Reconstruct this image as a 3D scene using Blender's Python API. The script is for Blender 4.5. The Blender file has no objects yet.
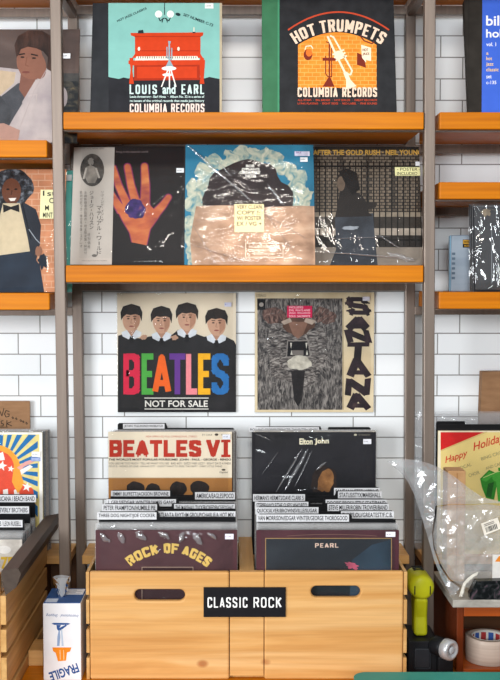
import bpy, bmesh, math, random
from math import sin, cos, tan, radians as R, pi
from mathutils import Vector, Matrix, noise as mnoise
from mathutils.geometry import tessellate_polygon
random.seed(7)
SC = bpy.context.scene
COL = SC.collection
# ------------------------------------------------------------------ camera
FPX, PX0, PY0 = 1050.0, 232.0, 340.0
PITCH = math.atan(58.0 / FPX)
EYE, WALL = 1.50, 2.77            # camera height, distance camera -> tiled wall (wall is y = 0)
cd = bpy.data.cameras.new('camera'); cam = bpy.data.objects.new('camera', cd); COL.objects.link(cam)
cam.location = (0, -WALL, EYE); cam.rotation_euler = (pi / 2 - PITCH, 0, 0)
cd.sensor_fit = 'AUTO'; cd.sensor_width = 36; cd.lens = FPX / 680 * 36; cd.shift_x = (250 - PX0) / 680
cd.clip_start = 0.05
SC.camera = cam
def ray(px, py):
    cx, cy = (px - PX0) / FPX, (PY0 - py) / FPX
    return Vector((cx, cos(PITCH) + cy * sin(PITCH), -sin(PITCH) + cy * cos(PITCH)))
def at(px, py, d):                # world point seen at a photo position, d metres in front of the camera
    r = ray(px, py); s = d / r.y
    return Vector((r.x * s, d - WALL, EYE + r.z * s))
def zt(py, d): return at(232, py, d).z
def Y(d): return d - WALL
# ------------------------------------------------------------------ materials
def lin(c): return c / 12.92 if c <= 0.04045 else ((c + 0.055) / 1.055) ** 2.4
def hexc(h, k=1.0):
    h = h.lstrip('#'); h = h if len(h) == 6 else ''.join(c * 2 for c in h); return tuple(min(1, lin(int(h[i:i + 2], 16) / 255) * k) for i in (0, 2, 4)) + (1,)
_M = {}
def newmat(name):
    m = bpy.data.materials.new(name); m.use_nodes = True
    nt = m.node_tree; b = nt.nodes['Principled BSDF']
    return m, nt, b
def N(nt, t, **kw):
    n = nt.nodes.new(t)
    for k, v in kw.items():
        if k in n.inputs: n.inputs[k].default_value = v
        else: setattr(n, k, v)
    return n
def ramp(nt, stops):
    r = nt.nodes.new('ShaderNodeValToRGB'); e = r.color_ramp.elements
    while len(e) < len(stops): e.new(0.5)
    for x, (p, c) in zip(e, stops): x.position = p; x.color = c
    return r
def coords(nt, scale=(1, 1, 1), rot=(0, 0, 0)):
    t = nt.nodes.new('ShaderNodeTexCoord'); m = nt.nodes.new('ShaderNodeMapping')
    m.inputs['Scale'].default_value = scale; m.inputs['Rotation'].default_value = rot
    nt.links.new(t.outputs['Object'], m.inputs['Vector']); return m.outputs['Vector']
def ink(h, rough=0.55, var=0.07, scale=60.0, spec=0.15):      # printed / painted colour with slight mottling
    key = ('ink', h, rough, var, scale)
    if key in _M: return _M[key]
    m, nt, b = newmat('print_' + h.strip('#'))
    c = hexc(h); n = N(nt, 'ShaderNodeTexNoise', Scale=scale, Detail=3.0)
    nt.links.new(coords(nt), n.inputs['Vector'])
    lo = tuple(x * (1 - var) for x in c[:3]) + (1,); hi = tuple(min(1, x * (1 + var) + var * .01) for x in c[:3]) + (1,)
    r = ramp(nt, [(0.3, lo), (0.7, hi)]); nt.links.new(n.outputs['Fac'], r.inputs['Fac'])
    nt.links.new(r.outputs['Color'], b.inputs['Base Color'])
    b.inputs['Roughness'].default_value = rough; b.inputs['Specular IOR Level'].default_value = spec
    _M[key] = m; return m
def mottle(name, stops, scale=(40, 40, 40), detail=6, rough=0.5, dist=0.0, kind='noise', rot=(0, 0, 0)):
    if name in _M: return _M[name]
    m, nt, b = newmat(name)
    if kind == 'noise': n = N(nt, 'ShaderNodeTexNoise', Scale=1.0, Detail=detail, Distortion=dist); out = n.outputs['Fac']
    elif kind == 'wave': n = N(nt, 'ShaderNodeTexWave', Scale=1.0, Distortion=dist, Detail=detail); n.inputs['Detail Scale'].default_value = 1.5; out = n.outputs['Fac']
    else: n = N(nt, 'ShaderNodeTexVoronoi', Scale=1.0); out = n.outputs['Distance']
    nt.links.new(coords(nt, scale, rot), n.inputs['Vector'])
    r = ramp(nt, [(p, hexc(c)) for p, c in stops]); nt.links.new(out, r.inputs['Fac'])
    nt.links.new(r.outputs['Color'], b.inputs['Base Color']); b.inputs['Roughness'].default_value = rough; b.inputs['Specular IOR Level'].default_value = 0.2
    _M[name] = m; return m
def wood(name, c1, c2, c3, axis='x', rough=0.4, spec=0.4, fine=90.0, knots=False):
    if name in _M: return _M[name]
    m, nt, b = newmat(name)
    a = {'x': (1.6, 22, 22), 'y': (22, 1.6, 22), 'z': (22, 22, 1.6)}[axis]
    n1 = N(nt, 'ShaderNodeTexNoise', Scale=1.0, Detail=4.0, Distortion=1.2); nt.links.new(coords(nt, a), n1.inputs['Vector'])
    f = {'x': (3, fine * 2, fine * 2), 'y': (fine * 2, 3, fine * 2), 'z': (fine * 2, fine * 2, 3)}[axis]
    n2 = N(nt, 'ShaderNodeTexNoise', Scale=1.0, Detail=3.0); nt.links.new(coords(nt, f), n2.inputs['Vector'])
    r1 = ramp(nt, [(0.25, hexc(c1)), (0.5, hexc(c2)), (0.75, hexc(c3))]); nt.links.new(n1.outputs['Fac'], r1.inputs['Fac'])
    mx = N(nt, 'ShaderNodeMix', data_type='RGBA', blend_type='MULTIPLY'); mx.inputs[0].default_value = 0.5
    r2 = ramp(nt, [(0.3, (0.72, 0.66, 0.6, 1)), (0.6, (1, 1, 1, 1))]); nt.links.new(n2.outputs['Fac'], r2.inputs['Fac'])
    nt.links.new(r1.outputs['Color'], mx.inputs[6]); nt.links.new(r2.outputs['Color'], mx.inputs[7])
    outc = mx.outputs[2]
    if knots:
        v = N(nt, 'ShaderNodeTexVoronoi', Scale=1.0); nt.links.new(coords(nt, (6, 6, 9)), v.inputs['Vector'])
        rk = ramp(nt, [(0.0, hexc('8a4f25')), (0.055, hexc('b5763f')), (0.10, (1, 1, 1, 1))]); nt.links.new(v.outputs['Distance'], rk.inputs['Fac'])
        mk = N(nt, 'ShaderNodeMix', data_type='RGBA', blend_type='MULTIPLY'); mk.inputs[0].default_value = 0.7
        nt.links.new(outc, mk.inputs[6]); nt.links.new(rk.outputs['Color'], mk.inputs[7]); outc = mk.outputs[2]
    nt.links.new(outc, b.inputs['Base Color'])
    b.inputs['Roughness'].default_value = rough; b.inputs['Specular IOR Level'].default_value = spec
    bp = N(nt, 'ShaderNodeBump', Strength=0.12, Distance=0.002); nt.links.new(n2.outputs['Fac'], bp.inputs['Height']); nt.links.new(bp.outputs['Normal'], b.inputs['Normal'])
    _M[name] = m; return m
def metal(name, h, rough=0.35):
    if name in _M: return _M[name]
    m, nt, b = newmat(name)
    n = N(nt, 'ShaderNodeTexNoise', Scale=1.0, Detail=4.0); nt.links.new(coords(nt, (120, 120, 6)), n.inputs['Vector'])
    c = hexc(h); r = ramp(nt, [(0.3, tuple(x * .8 for x in c[:3]) + (1,)), (0.7, c)]); nt.links.new(n.outputs['Fac'], r.inputs['Fac'])
    nt.links.new(r.outputs['Color'], b.inputs['Base Color'])
    b.inputs['Metallic'].default_value = 0.4; b.inputs['Roughness'].default_value = rough
    _M[name] = m; return m
def plastic(name, wrinkle=0.35, haze=0.03, gloss=1.0, rough=0.06, scale=(14, 14, 9), tint=0.98, hazecol=(0.8, 0.82, 0.85, 1), const=None):
    if name in _M: return _M[name]
    m = bpy.data.materials.new(name); m.use_nodes = True; nt = m.node_tree; nt.nodes.clear()
    o = N(nt, 'ShaderNodeOutputMaterial'); tr = N(nt, 'ShaderNodeBsdfTransparent'); tr.inputs['Color'].default_value = (tint, tint, tint, 1)
    gl = N(nt, 'ShaderNodeBsdfGlossy', Roughness=rough); di = N(nt, 'ShaderNodeBsdfDiffuse'); di.inputs['Color'].default_value = hazecol
    n = N(nt, 'ShaderNodeTexNoise', Scale=1.0, Detail=3.0, Distortion=1.0); nt.links.new(coords(nt, scale), n.inputs['Vector'])
    bp = N(nt, 'ShaderNodeBump', Strength=wrinkle, Distance=0.02); nt.links.new(n.outputs['Fac'], bp.inputs['Height'])
    nt.links.new(bp.outputs['Normal'], gl.inputs['Normal']); 
    fr = N(nt, 'ShaderNodeFresnel', IOR=1.45); nt.links.new(bp.outputs['Normal'], fr.inputs['Normal'])
    mu = N(nt, 'ShaderNodeMath', operation='MULTIPLY'); mu.inputs[1].default_value = gloss; mu.use_clamp = True
    if const is None: nt.links.new(fr.outputs[0], mu.inputs[0])
    else: mu.inputs[0].default_value = const; mu.inputs[1].default_value = 1.0
    m1 = N(nt, 'ShaderNodeMixShader'); m1.inputs[0].default_value = haze
    nt.links.new(tr.outputs[0], m1.inputs[1]); nt.links.new(di.outputs[0], m1.inputs[2])
    m2 = N(nt, 'ShaderNodeMixShader'); nt.links.new(mu.outputs[0], m2.inputs[0]); nt.links.new(m1.outputs[0], m2.inputs[1]); nt.links.new(gl.outputs[0], m2.inputs[2])
    nt.links.new(m2.outputs[0], o.inputs['Surface'])
    _M[name] = m; return m
ORANGE = wood('orange_lacquered_wood', 'b76402', 'c87303', 'd47f07', 'x', 0.4, 0.16, 60)
PINE = wood('pale_pine', 'c88e4b', 'd8a361', 'e4b87d', 'x', 0.5, 0.3, 60, knots=True)
PINEY = wood('pale_pine_lengthwise', 'c18f52', 'cf9f60', 'd9ad70', 'y', 0.5, 0.3, 60)
GREYWOOD = wood('weathered_rail_wood', '3b302a', '483b32', '54463b', 'y', 0.55, 0.3, 60)
REDWOOD = wood('red_brown_wood', '541f08', '6b2b0b', '7b3611', 'z', 0.35, 0.45, 60)
STEEL = metal('brushed_steel', '84756a', 0.38)
FILM = plastic('clear_sleeve_film', 0.22, 0.006, 0.65, 0.06)
FILMB = plastic('creased_sleeve_film', 0.5, 0.008, 0.65, 0.08, (9, 9, 14))
# ------------------------------------------------------------------ objects
def tag(o, label=None, cat=None, group=None, kind=None):
    if label: o['label'] = label
    if cat: o['category'] = cat
    if group: o['group'] = group
    if kind: o['kind'] = kind
    return o
def empty(name, loc, label, cat, group=None, rot=(0, 0, 0)):
    o = bpy.data.objects.new(name, None); COL.objects.link(o); o.location = loc; o.rotation_euler = rot
    o.empty_display_size = 0.05
    return tag(o, label, cat, group)
class MB:                          # collects shapes, builds ONE mesh object
    def __init__(s): s.bm = bmesh.new(); s.mats = []
    def mi(s, m):
        if m not in s.mats: s.mats.append(m)
        return s.mats.index(m)
    def _fin(s, before, m, smooth=False):
        k = s.mi(m)
        for f in s.bm.faces:
            if f.index == -1 or f not in before: f.material_index = k; f.smooth = smooth
    def box(s, a, b, m, bev=0.0, mat=None):
        before = set(s.bm.faces)
        (x0, y0, z0), (x1, y1, z1) = [sorted(t) for t in zip(a, b)][0:0] or ((min(a[0], b[0]), min(a[1], b[1]), min(a[2], b[2])), (max(a[0], b[0]), max(a[1], b[1]), max(a[2], b[2])))
        r = bmesh.ops.create_cube(s.bm, size=1.0, matrix=Matrix.Translation(((x0 + x1) / 2, (y0 + y1) / 2, (z0 + z1) / 2)) @ Matrix.Diagonal((x1 - x0, y1 - y0, z1 - z0, 1)))
        if bev > 0:
            es = list({e for v in r['verts'] for e in v.link_edges})
            bmesh.ops.bevel(s.bm, geom=es, offset=bev, segments=2, profile=0.5, affect='EDGES')
        if mat:
            nv = {v for f in s.bm.faces if f not in before for v in f.verts}
            bmesh.ops.transform(s.bm, matrix=mat, verts=list(nv))
        s._fin(before, m); return s
    def cyl(s, c, r, h, m, axis='z', seg=32, r2=None, smooth=True, mat=None):
        before = set(s.bm.faces)
        rot = {'z': Matrix(), 'y': Matrix.Rotation(pi / 2, 4, 'X'), 'x': Matrix.Rotation(pi / 2, 4, 'Y')}[axis]
        mm = Matrix.Translation(c) @ rot
        if mat: mm = mat @ mm
        bmesh.ops.create_cone(s.bm, cap_ends=True, segments=seg, radius1=r, radius2=r if r2 is None else r2, depth=h, matrix=mm)
        s._fin(before, m, smooth)
        return s
    def prism(s, pts, y0, y1, m, plane='xz', bev=0.0):       # polygon extruded
        before = set(s.bm.faces)
        f3 = {'xz': lambda p, t: (p[0], t, p[1]), 'xy': lambda p, t: (p[0], p[1], t), 'yz': lambda p, t: (t, p[0], p[1])}[plane]
        va = [s.bm.verts.new(f3(p, y0)) for p in pts]; vb = [s.bm.verts.new(f3(p, y1)) for p in pts]
        n = len(pts)
        for t in tessellate_polygon([[Vector((p[0], p[1], 0)) for p in pts]]):
            s.bm.faces.new([va[i] for i in t]); s.bm.faces.new([vb[i] for i in reversed(t)])
        for i in range(n): s.bm.faces.new((va[i], va[(i + 1) % n], vb[(i + 1) % n], vb[i]))
        s._fin(before, m); return s
    def lathe(s, prof, c, m, axis='z', seg=32, smooth=True, mat=None, close=False):
        before = set(s.bm.faces); rings = []
        for r, h in prof:
            ring = []
            for i in range(seg):
                a = 2 * pi * i / seg
                p = Vector((r * cos(a), r * sin(a), h))
                if axis == 'y': p = Vector((p.x, p.z, p.y))
                p = p + Vector(c)
                if mat: p = mat @ p
                ring.append(s.bm.verts.new(p))
            rings.append(ring)
        prs = list(zip(rings, rings[1:])) + ([(rings[-1], rings[0])] if close else [])
        for a, b in prs:
            for i in range(seg): s.bm.faces.new((a[i], a[(i + 1) % seg], b[(i + 1) % seg], b[i]))
        if not close:
            s.bm.faces.new(rings[0]); s.bm.faces.new(list(reversed(rings[-1])))
        s._fin(before, m, smooth); return s
    def build(s, name, parent=None, origin=None, label=None, local=False):
        off = Vector((0, 0, 0))
        if parent and not local: off = parent.location.copy()
        elif origin is not None: off = Vector(origin)
        if off.length: bmesh.ops.translate(s.bm, verts=s.bm.verts[:], vec=-off)
        bmesh.ops.recalc_face_normals(s.bm, faces=s.bm.faces[:])
        me = bpy.data.meshes.new(name); s.bm.to_mesh(me); s.bm.free()
        for m in s.mats: me.materials.append(m)
        o = bpy.data.objects.new(name, me); COL.objects.link(o)
        if parent: o.parent = parent
        elif origin is not None: o.location = origin
        if label: o['label'] = label
        return o
# ------------------------------------------------------------------ printing: flat artwork + lettering on a surface
_T = {}
def text_mesh(s, bold=0.0, shear=0.0):
    k = (s, bold, shear)
    if k in _T: return _T[k]
    cu = bpy.data.curves.new('lettering', 'FONT'); cu.body = s; cu.offset = bold; cu.shear = shear; cu.resolution_u = 3; cu.fill_mode = 'FRONT'
    o = bpy.data.objects.new('lettering', cu); COL.objects.link(o)
    me = bpy.data.meshes.new_from_object(o.evaluated_get(bpy.context.evaluated_depsgraph_get()))
    vs = [(v.co.x, v.co.y) for v in me.vertices]; fs = [tuple(p.vertices) for p in me.polygons]
    bpy.data.objects.remove(o); bpy.data.curves.remove(cu); bpy.data.meshes.remove(me)
    x0, x1 = min(v[0] for v in vs), max(v[0] for v in vs); y0, y1 = min(v[1] for v in vs), max(v[1] for v in vs)
    _T[k] = ([((x - x0) / (x1 - x0), (y - y0) / (y1 - y0)) for x, y in vs], fs); return _T[k]
GL = {
 'A': [[(0, 0), (.5, 1), (1, 0)], [(.14, .24), (.86, .24)]],
 'B': [[(0, 0), (0, 1)], [(0, 1), (.8, 1), (1, .9), (1, .62), (.88, .52), (0, .52)], [(.88, .52), (1, .42), (1, .1), (.8, 0), (0, 0)]],
 'C': [[(1, .72), (1, .85), (.8, 1), (.2, 1), (0, .85), (0, .15), (.2, 0), (.8, 0), (1, .15), (1, .28)]],
 'D': [[(0, 0), (0, 1)], [(0, 1), (.7, 1), (1, .8), (1, .2), (.7, 0), (0, 0)]],
 'E': [[(0, 0), (0, 1)], [(0, 1), (1, 1)], [(0, .5), (.8, .5)], [(0, 0), (1, 0)]],
 'F': [[(0, 0), (0, 1)], [(0, 1), (1, 1)], [(0, .5), (.8, .5)]],
 'G': [[(1, .75), (1, .85), (.8, 1), (.2, 1), (0, .85), (0, .15), (.2, 0), (.8, 0), (1, .15), (1, .45), (.6, .45)]],
 'H': [[(0, 0), (0, 1)], [(1, 0), (1, 1)], [(0, .5), (1, .5)]],
 'I': [[(.5, 0), (.5, 1)]],
 'K': [[(0, 0), (0, 1)], [(1, 1), (0, .42)], [(.3, .58), (1, 0)]],
 'L': [[(0, 1), (0, 0)], [(0, 0), (1, 0)]],
 'M': [[(0, 0), (0, 1)], [(0, 1), (.5, .25), (1, 1)], [(1, 1), (1, 0)]],
 'N': [[(0, 0), (0, 1)], [(0, 1), (1, 0)], [(1, 0), (1, 1)]],
 'O': [[(.2, 0), (.8, 0), (1, .18), (1, .82), (.8, 1), (.2, 1), (0, .82), (0, .18), (.2, 0)]],
 'P': [[(0, 0), (0, 1)], [(0, 1), (.75, 1), (1, .86), (1, .6), (.75, .46), (0, .46)]],
 'R': [[(0, 0), (0, 1)], [(0, 1), (.75, 1), (1, .88), (1, .62), (.75, .5), (0, .5)], [(.6, .5), (1, 0)]],
 'S': [[(1, .74), (1, .86), (.8, 1), (.2, 1), (0, .86), (0, .66), (.2, .54), (.8, .46), (1, .34), (1, .14), (.8, 0), (.2, 0), (0, .14), (0, .26)]],
 'T': [[(.5, 0), (.5, 1)], [(0, 1), (1, 1)]],
 'U': [[(0, 1), (0, .18), (.2, 0), (.8, 0), (1, .18), (1, 1)]],
 'V': [[(0, 1), (.5, 0), (1, 1)]],
}
class Art:                         # drawn on a plane: P maps a photo position to local (x, z); layers are printed 0.1 mm apart
    def __init__(s, mb, P, yfront, dl=0.00012): s.mb, s.P, s.y, s.dl = mb, P, yfront, dl; s.n = 0
    def _v(s, p, layer):
        x, z = s.P(*p); return s.mb.bm.verts.new((x, s.y - s.dl * (layer + 1) - (s.n % 8) * 1.2e-5, z))
    def poly(s, pts, m, layer=0):
        s.n += 1; k = s.mb.mi(m); vs = [s._v(p, layer) for p in pts]
        for t in tessellate_polygon([[Vector((p[0], p[1], 0)) for p in pts]]):
            try: f = s.mb.bm.faces.new([vs[i] for i in t]); f.material_index = k
            except ValueError: pass
        return s
    def rect(s, x0, y0, x1, y1, m, layer=0): return s.poly([(x0, y0), (x1, y0), (x1, y1), (x0, y1)], m, layer)
    def ell(s, cx, cy, rx, ry, m, layer=0, n=28, wob=0.0, seed=0, ang=0.0):
        pts = []
        for i in range(n):
            a = 2 * pi * i / n; k = 1 + wob * (mnoise.noise((cos(a) * 2.2 + seed, sin(a) * 2.2, seed * 1.7)) * 1.6)
            x, y = rx * cos(a) * k, ry * sin(a) * k
            pts.append((cx + x * cos(ang) - y * sin(ang), cy + x * sin(ang) + y * cos(ang)))
        return s.poly(pts, m, layer)
    def line(s, pts, w, m, layer=0, taper=None):
        for i, (a, b) in enumerate(zip(pts, pts[1:])):
            dx, dy = b[0] - a[0], b[1] - a[1]; L = math.hypot(dx, dy) or 1; nx, ny = -dy / L, dx / L
            wa = wb = w / 2
            if taper: wa, wb = taper[i] / 2, taper[i + 1] / 2
            s.poly([(a[0] + nx * wa, a[1] + ny * wa), (b[0] + nx * wb, b[1] + ny * wb), (b[0] - nx * wb, b[1] - ny * wb), (a[0] - nx * wa, a[1] - ny * wa)], m, layer)
            if i: s.ell(a[0], a[1], wa, wa, m, layer, n=8)
        return s
    def text(s, t, x0, y0, x1, y1, m, layer=3, bold=0.0, shear=0.0, ang=0.0, warp=None):   # fits the lettering into a box, y0 = top
        vs, fs = text_mesh(t, bold, shear); k = s.mb.mi(m); cx, cy, w, h = (x0 + x1) / 2, (y0 + y1) / 2, x1 - x0, y1 - y0
        out = []
        for u, v in vs:
            if warp: p = warp(u, v)
            else:
                dx, dy = (u - .5) * w, (.5 - v) * h
                p = (cx + dx * cos(ang) - dy * sin(ang), cy + dx * sin(ang) + dy * cos(ang))
            out.append(s._v(p, layer))
        for f in fs:
            try: g = s.mb.bm.faces.new([out[i] for i in f]); g.material_index = k
            except ValueError: pass
        return s
    def letter(s, ch, x0, y0, x1, y1, sw, m, layer=3, slab=0.0, warp=None, sh=None):
        W = warp or (lambda x, y: (x, y)); sh = sh or sw
        if ch in 'AVMN' and not slab: sw *= .85
        X = lambda u: x0 + sw / 2 + u * (x1 - x0 - sw); Yy = lambda v: y1 - sh / 2 - v * (y1 - y0 - sh)
        if ch == 'I': X = lambda u: (x0 + x1) / 2
        for pl in GL[ch]:
            P = [(X(u), Yy(v)) for u, v in pl]
            for i, (a, b) in enumerate(zip(P, P[1:])):
                dx, dy = b[0] - a[0], b[1] - a[1]; L = math.hypot(dx, dy) or 1; nx, ny = -dy / L, dx / L
                # stroke weight between vertical (sw) and horizontal (sh)
                w = (sw * abs(nx) + sh * abs(ny)) / 2
                e = 0 if len(P) > 2 else min(sw, sh) / 2
                if len(P) == 2 and abs(dx) > 1e-6 and abs(dy) > 1e-6: e = 0
                ex, ey = dx / L * e, dy / L * e
                q = [(a[0] - ex + nx * w, a[1] - ey + ny * w), (b[0] + ex + nx * w, b[1] + ey + ny * w), (b[0] + ex - nx * w, b[1] + ey - ny * w), (a[0] - ex - nx * w, a[1] - ey - ny * w)]
                s.poly([W(*p) for p in q], m, layer)
                if i: s.poly([W(a[0] + min(sw, sh) / 2 * cos(t * pi / 4), a[1] + min(sw, sh) / 2 * sin(t * pi / 4)) for t in range(8)], m, layer)
            if slab:
                for (u, v) in (pl[0], pl[-1]):
                    if v in (0, 1) and ch not in 'OSCEDB' or (ch in 'EDB' and u == 0 and v in (0, 1)):
                        xx = X(u); l = slab
                        yy0, yy1 = (y0, y0 + sh) if v == 1 else (y1 - sh, y1)
                        s.poly([W(xx - l, yy0), W(xx + l, yy0), W(xx + l, yy1), W(xx - l, yy1)], m, layer)
        return s
    def word(s, t, x0, y0, x1, y1, sw, m, layer=3, slab=0.0, gap=0.16, warp=None, sh=None):
        ws = {'I': .45, ' ': .55, 'M': 1.25, 'L': .9, 'E': .9}
        tot = sum(ws.get(c, 1) for c in t) + gap * (len(t) - 1); u = (x1 - x0) / tot; x = x0
        for c in t:
            w = ws.get(c, 1) * u
            if c != ' ': s.letter(c, x, y0, x + w, y1, sw, m, layer, slab, warp, sh)
            x += w + gap * u
        return s
def arc_warp(x0, x1, ymid, sag):   # baseline bent upward: middle stays, ends drop by sag
    xc, hw = (x0 + x1) / 2, (x1 - x0) / 2
    Rr = (hw * hw + sag * sag) / (2 * sag)
    def W(x, y):
        a = (x - xc) / Rr; r = Rr + (ymid - y)
        return (xc + r * sin(a), ymid + Rr - r * cos(a))
    return W
def folds(root, pl, lines, w=1.6, h=.0035, y0=-.0035, name='film_fold'):
    """raised creases in the film: low ridges along the given photo lines"""
    for (xa, ya), (xb, yb), ww in lines:
        mb = MB(); k = mb.mi(FOLD); n = 7; rows = []
        dx, dy = xb - xa, yb - ya; L = math.hypot(dx, dy); nx, ny = -dy / L, dx / L
        for i in range(n + 1):
            u = i / n; wd = ww * (math.sin(pi * (u * .94 + .03)) ** .6) / 2; jx = .5 * mnoise.noise((xa + i * .7, ya, 1)) * ww
            c = (xa + dx * u + nx * jx, ya + dy * u + ny * jx); r = []
            for s_, hh in ((-1, 0), (-.2, 1), (.25, .7), (1, 0)):
                x, z = pl.P(c[0] + nx * wd * s_, c[1] + ny * wd * s_); r.append(mb.bm.verts.new((x, y0 - h * hh * math.sin(pi * (u * .9 + .05)), z)))
            rows.append(r)
        for a, b in zip(rows, rows[1:]):
            for i in range(3): f = mb.bm.faces.new((a[i], a[i + 1], b[i + 1], b[i])); f.material_index = k; f.smooth = True
        mb.build(name, root, local=True)
class Plane:                       # placement of an upright, possibly leaning flat thing
    def __init__(s, L, Rr, top, d, z0=None, bottom=None, tilt=0.0):
        s.t = R(tilt); s.d = d
        s.z0 = z0 if z0 is not None else zt(bottom, d)
        tv = ray(232, top); tv = tv.z / tv.y
        s.h = (EYE + tv * d - s.z0) / (cos(s.t) - tv * sin(s.t))
        dm = d + s.h / 2 * sin(s.t); ym = (top + 270) / 2
        xl, xr = at(L, ym, dm).x, at(Rr, ym, dm).x
        s.w = xr - xl; s.loc = Vector(((xl + xr) / 2, Y(d), s.z0)); s.rot = (-s.t, 0, 0)
        s.Mi = (Matrix.Translation(s.loc) @ Matrix.Rotation(-s.t, 4, 'X')).inverted()
    def P(s, px, py):
        o = s.Mi @ Vector((0, -WALL, EYE)); r = s.Mi.to_3x3() @ ray(px, py)
        k = -o.y / r.y; q = o + r * k
        hw = s.w / 2
        return (max(-hw, min(hw, q.x)), max(0.0, min(s.h, q.z)))
def film_mesh(w, h, t, m, mx=0.0025, top=0.004, seed=0, crease=0.0008, nx=10, nz=12):
    """clear record sleeve: front and back film joined at sides and bottom, open at the top, slightly wavy"""
    mb = MB(); k = mb.mi(m); hw = w / 2 + mx; rows = {}
    for side in (0, 1):
        for i in range(nx + 1):
            for j in range(nz + 1):
                x = -hw + 2 * hw * i / nx; z = -0.0005 + (h + top) * j / nz
                edge = (i in (0, nx)) or j == 0
                wv = (mnoise.noise((x * 13 + seed, z * 11, seed + side * 9.0)) * .5 + .5) * crease
                y = (-0.0022 - wv) if side == 0 else (t + 0.0012 + wv)
                if edge: y = t / 2 - 0.0006 if side == 0 else t / 2 + 0.0006
                rows[side, i, j] = mb.bm.verts.new((x, y, z))
        for i in range(nx):
            for j in range(nz):
                q = [rows[side, i, j], rows[side, i + 1, j], rows[side, i + 1, j + 1], rows[side, i, j + 1]]
                f = mb.bm.faces.new(q if side == 0 else q[::-1]); f.smooth = True; f.material_index = k
    return mb
FOLD = plastic('folded_film', 0.4, 0.16, 3.0, 0.1, (20, 20, 20))
PACKF = plastic('cloudy_sleeve_film', 0.5, 0.16, 1.2, 0.08, (14, 14, 9), .98, (.78, .78, .78, 1))
WHITE = ink('f2f0ec'); BLACK = ink('1b1a1c')
def sleeve(label, pl, face, art=None, t=0.004, film=FILM, group=None, spine=None, stickers=(), name='record_sleeve', cat='record sleeve', crease=0.0008, filmtop=0.004, edge=None, filmkw={}):
    root = empty(name, pl.loc + Vector((0, 0, t * sin(pl.t) + .0006)), label, cat, group, pl.rot)
    mb = MB(); mb.box((-pl.w / 2, 0, 0), (pl.w / 2, t, pl.h), edge or face, min(t * .3, .0015))
    A = Art(mb, pl.P, 0.0)
    hw = pl.w / 2
    k = mb.mi(face); q = [mb.bm.verts.new((x, -0.00006, z)) for x, z in ((-hw + .001, .001), (hw - .001, .001), (hw - .001, pl.h - .001), (-hw + .001, pl.h - .001))]
    f = mb.bm.faces.new(q); f.material_index = k
    if art: art(A)
    body = mb.build('sleeve', root, local=True)
    if film:
        film_mesh(pl.w, pl.h, t, film, seed=random.random() * 30, crease=crease, top=filmtop, **filmkw).build('plastic_cover', root, local=True)
    for st in stickers:
        (x0, y0, x1, y1, h, txt, tc) = st[:7]
        sm = MB(); (a0, c1), (a1, c0) = pl.P(x0, y0), pl.P(x1, y1)
        yy = -0.0046 if film else -0.0014
        sm.box((a0, yy, c0), (a1, yy - .0003, c1), ink(h))
        B = Art(sm, pl.P, yy - .0003)
        n = len(txt)
        for i, line in enumerate(txt):
            if not line: continue
            yy0 = y0 + (y1 - y0) * (i + .14) / n; yy1 = y0 + (y1 - y0) * (i + .86) / n
            hl = yy1 - yy0; lead = len(line) - len(line.lstrip()); wl = .66 * hl * len(line.strip()); bxw_ = (x1 - x0) * .84
            xa = x0 + (x1 - x0) * .08 + lead * .4 * hl
            B.text(line.strip(), xa, yy0, min(xa + wl * 1.25, x1 - (x1 - x0) * .06) if wl * 1.25 < bxw_ else x1 - (x1 - x0) * .08, yy1, ink(tc), 1, bold=.01)
        sm.build(st[7] if len(st) > 7 else 'price_sticker', root, local=True, label=st[8] if len(st) > 8 else None)
    return root
# ------------------------------------------------------------------ setting
def wall_material():
    m, nt, b = newmat('white_subway_tile')
    t = N(nt, 'ShaderNodeTexCoord'); s = N(nt, 'ShaderNodeSeparateXYZ'); nt.links.new(t.outputs['Object'], s.inputs[0])
    ax = N(nt, 'ShaderNodeMath', operation='SUBTRACT'); ax.inputs[1].default_value = at(18, 322, WALL).x
    az = N(nt, 'ShaderNodeMath', operation='SUBTRACT'); az.inputs[1].default_value = zt(333.3, WALL)
    nt.links.new(s.outputs[0], ax.inputs[0]); nt.links.new(s.outputs[2], az.inputs[0])
    c = N(nt, 'ShaderNodeCombineXYZ'); nt.links.new(ax.outputs[0], c.inputs[0]); nt.links.new(az.outputs[0], c.inputs[1])
    br = N(nt, 'ShaderNodeTexBrick', offset=0.738, offset_frequency=2, squash=1.0)
    for k, v in {'Scale': 1.0, 'Mortar Size': 0.0016, 'Mortar Smooth': 0.25, 'Bias': 0.0, 'Brick Width': 84 * WALL / FPX, 'Row Height': 20.97 * WALL / FPX}.items(): br.inputs[k].default_value = v
    br.inputs['Color1'].default_value = hexc('f6f8f9'); br.inputs['Color2'].default_value = hexc('f1f4f5'); br.inputs['Mortar'].default_value = hexc('8d8b88')
    nt.links.new(c.outputs[0], br.inputs['Vector']); nt.links.new(br.outputs['Color'], b.inputs['Base Color'])
    inv = N(nt, 'ShaderNodeMath', operation='SUBTRACT'); inv.inputs[0].default_value = 1; nt.links.new(br.outputs['Fac'], inv.inputs[1])
    nz = N(nt, 'ShaderNodeTexNoise', Scale=9.0, Detail=2.0); nt.links.new(t.outputs['Object'], nz.inputs['Vector'])
    ad = N(nt, 'ShaderNodeMath', operation='MULTIPLY_ADD'); ad.inputs[1].default_value = 0.25; nt.links.new(nz.outputs['Fac'], ad.inputs[0]); nt.links.new(inv.outputs[0], ad.inputs[2])
    bp = N(nt, 'ShaderNodeBump', Strength=0.5, Distance=0.0015); nt.links.new(ad.outputs[0], bp.inputs['Height']); nt.links.new(bp.outputs['Normal'], b.inputs['Normal'])
    b.inputs['Roughness'].default_value = 0.22; b.inputs['Specular IOR Level'].default_value = 0.45
    return m
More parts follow.
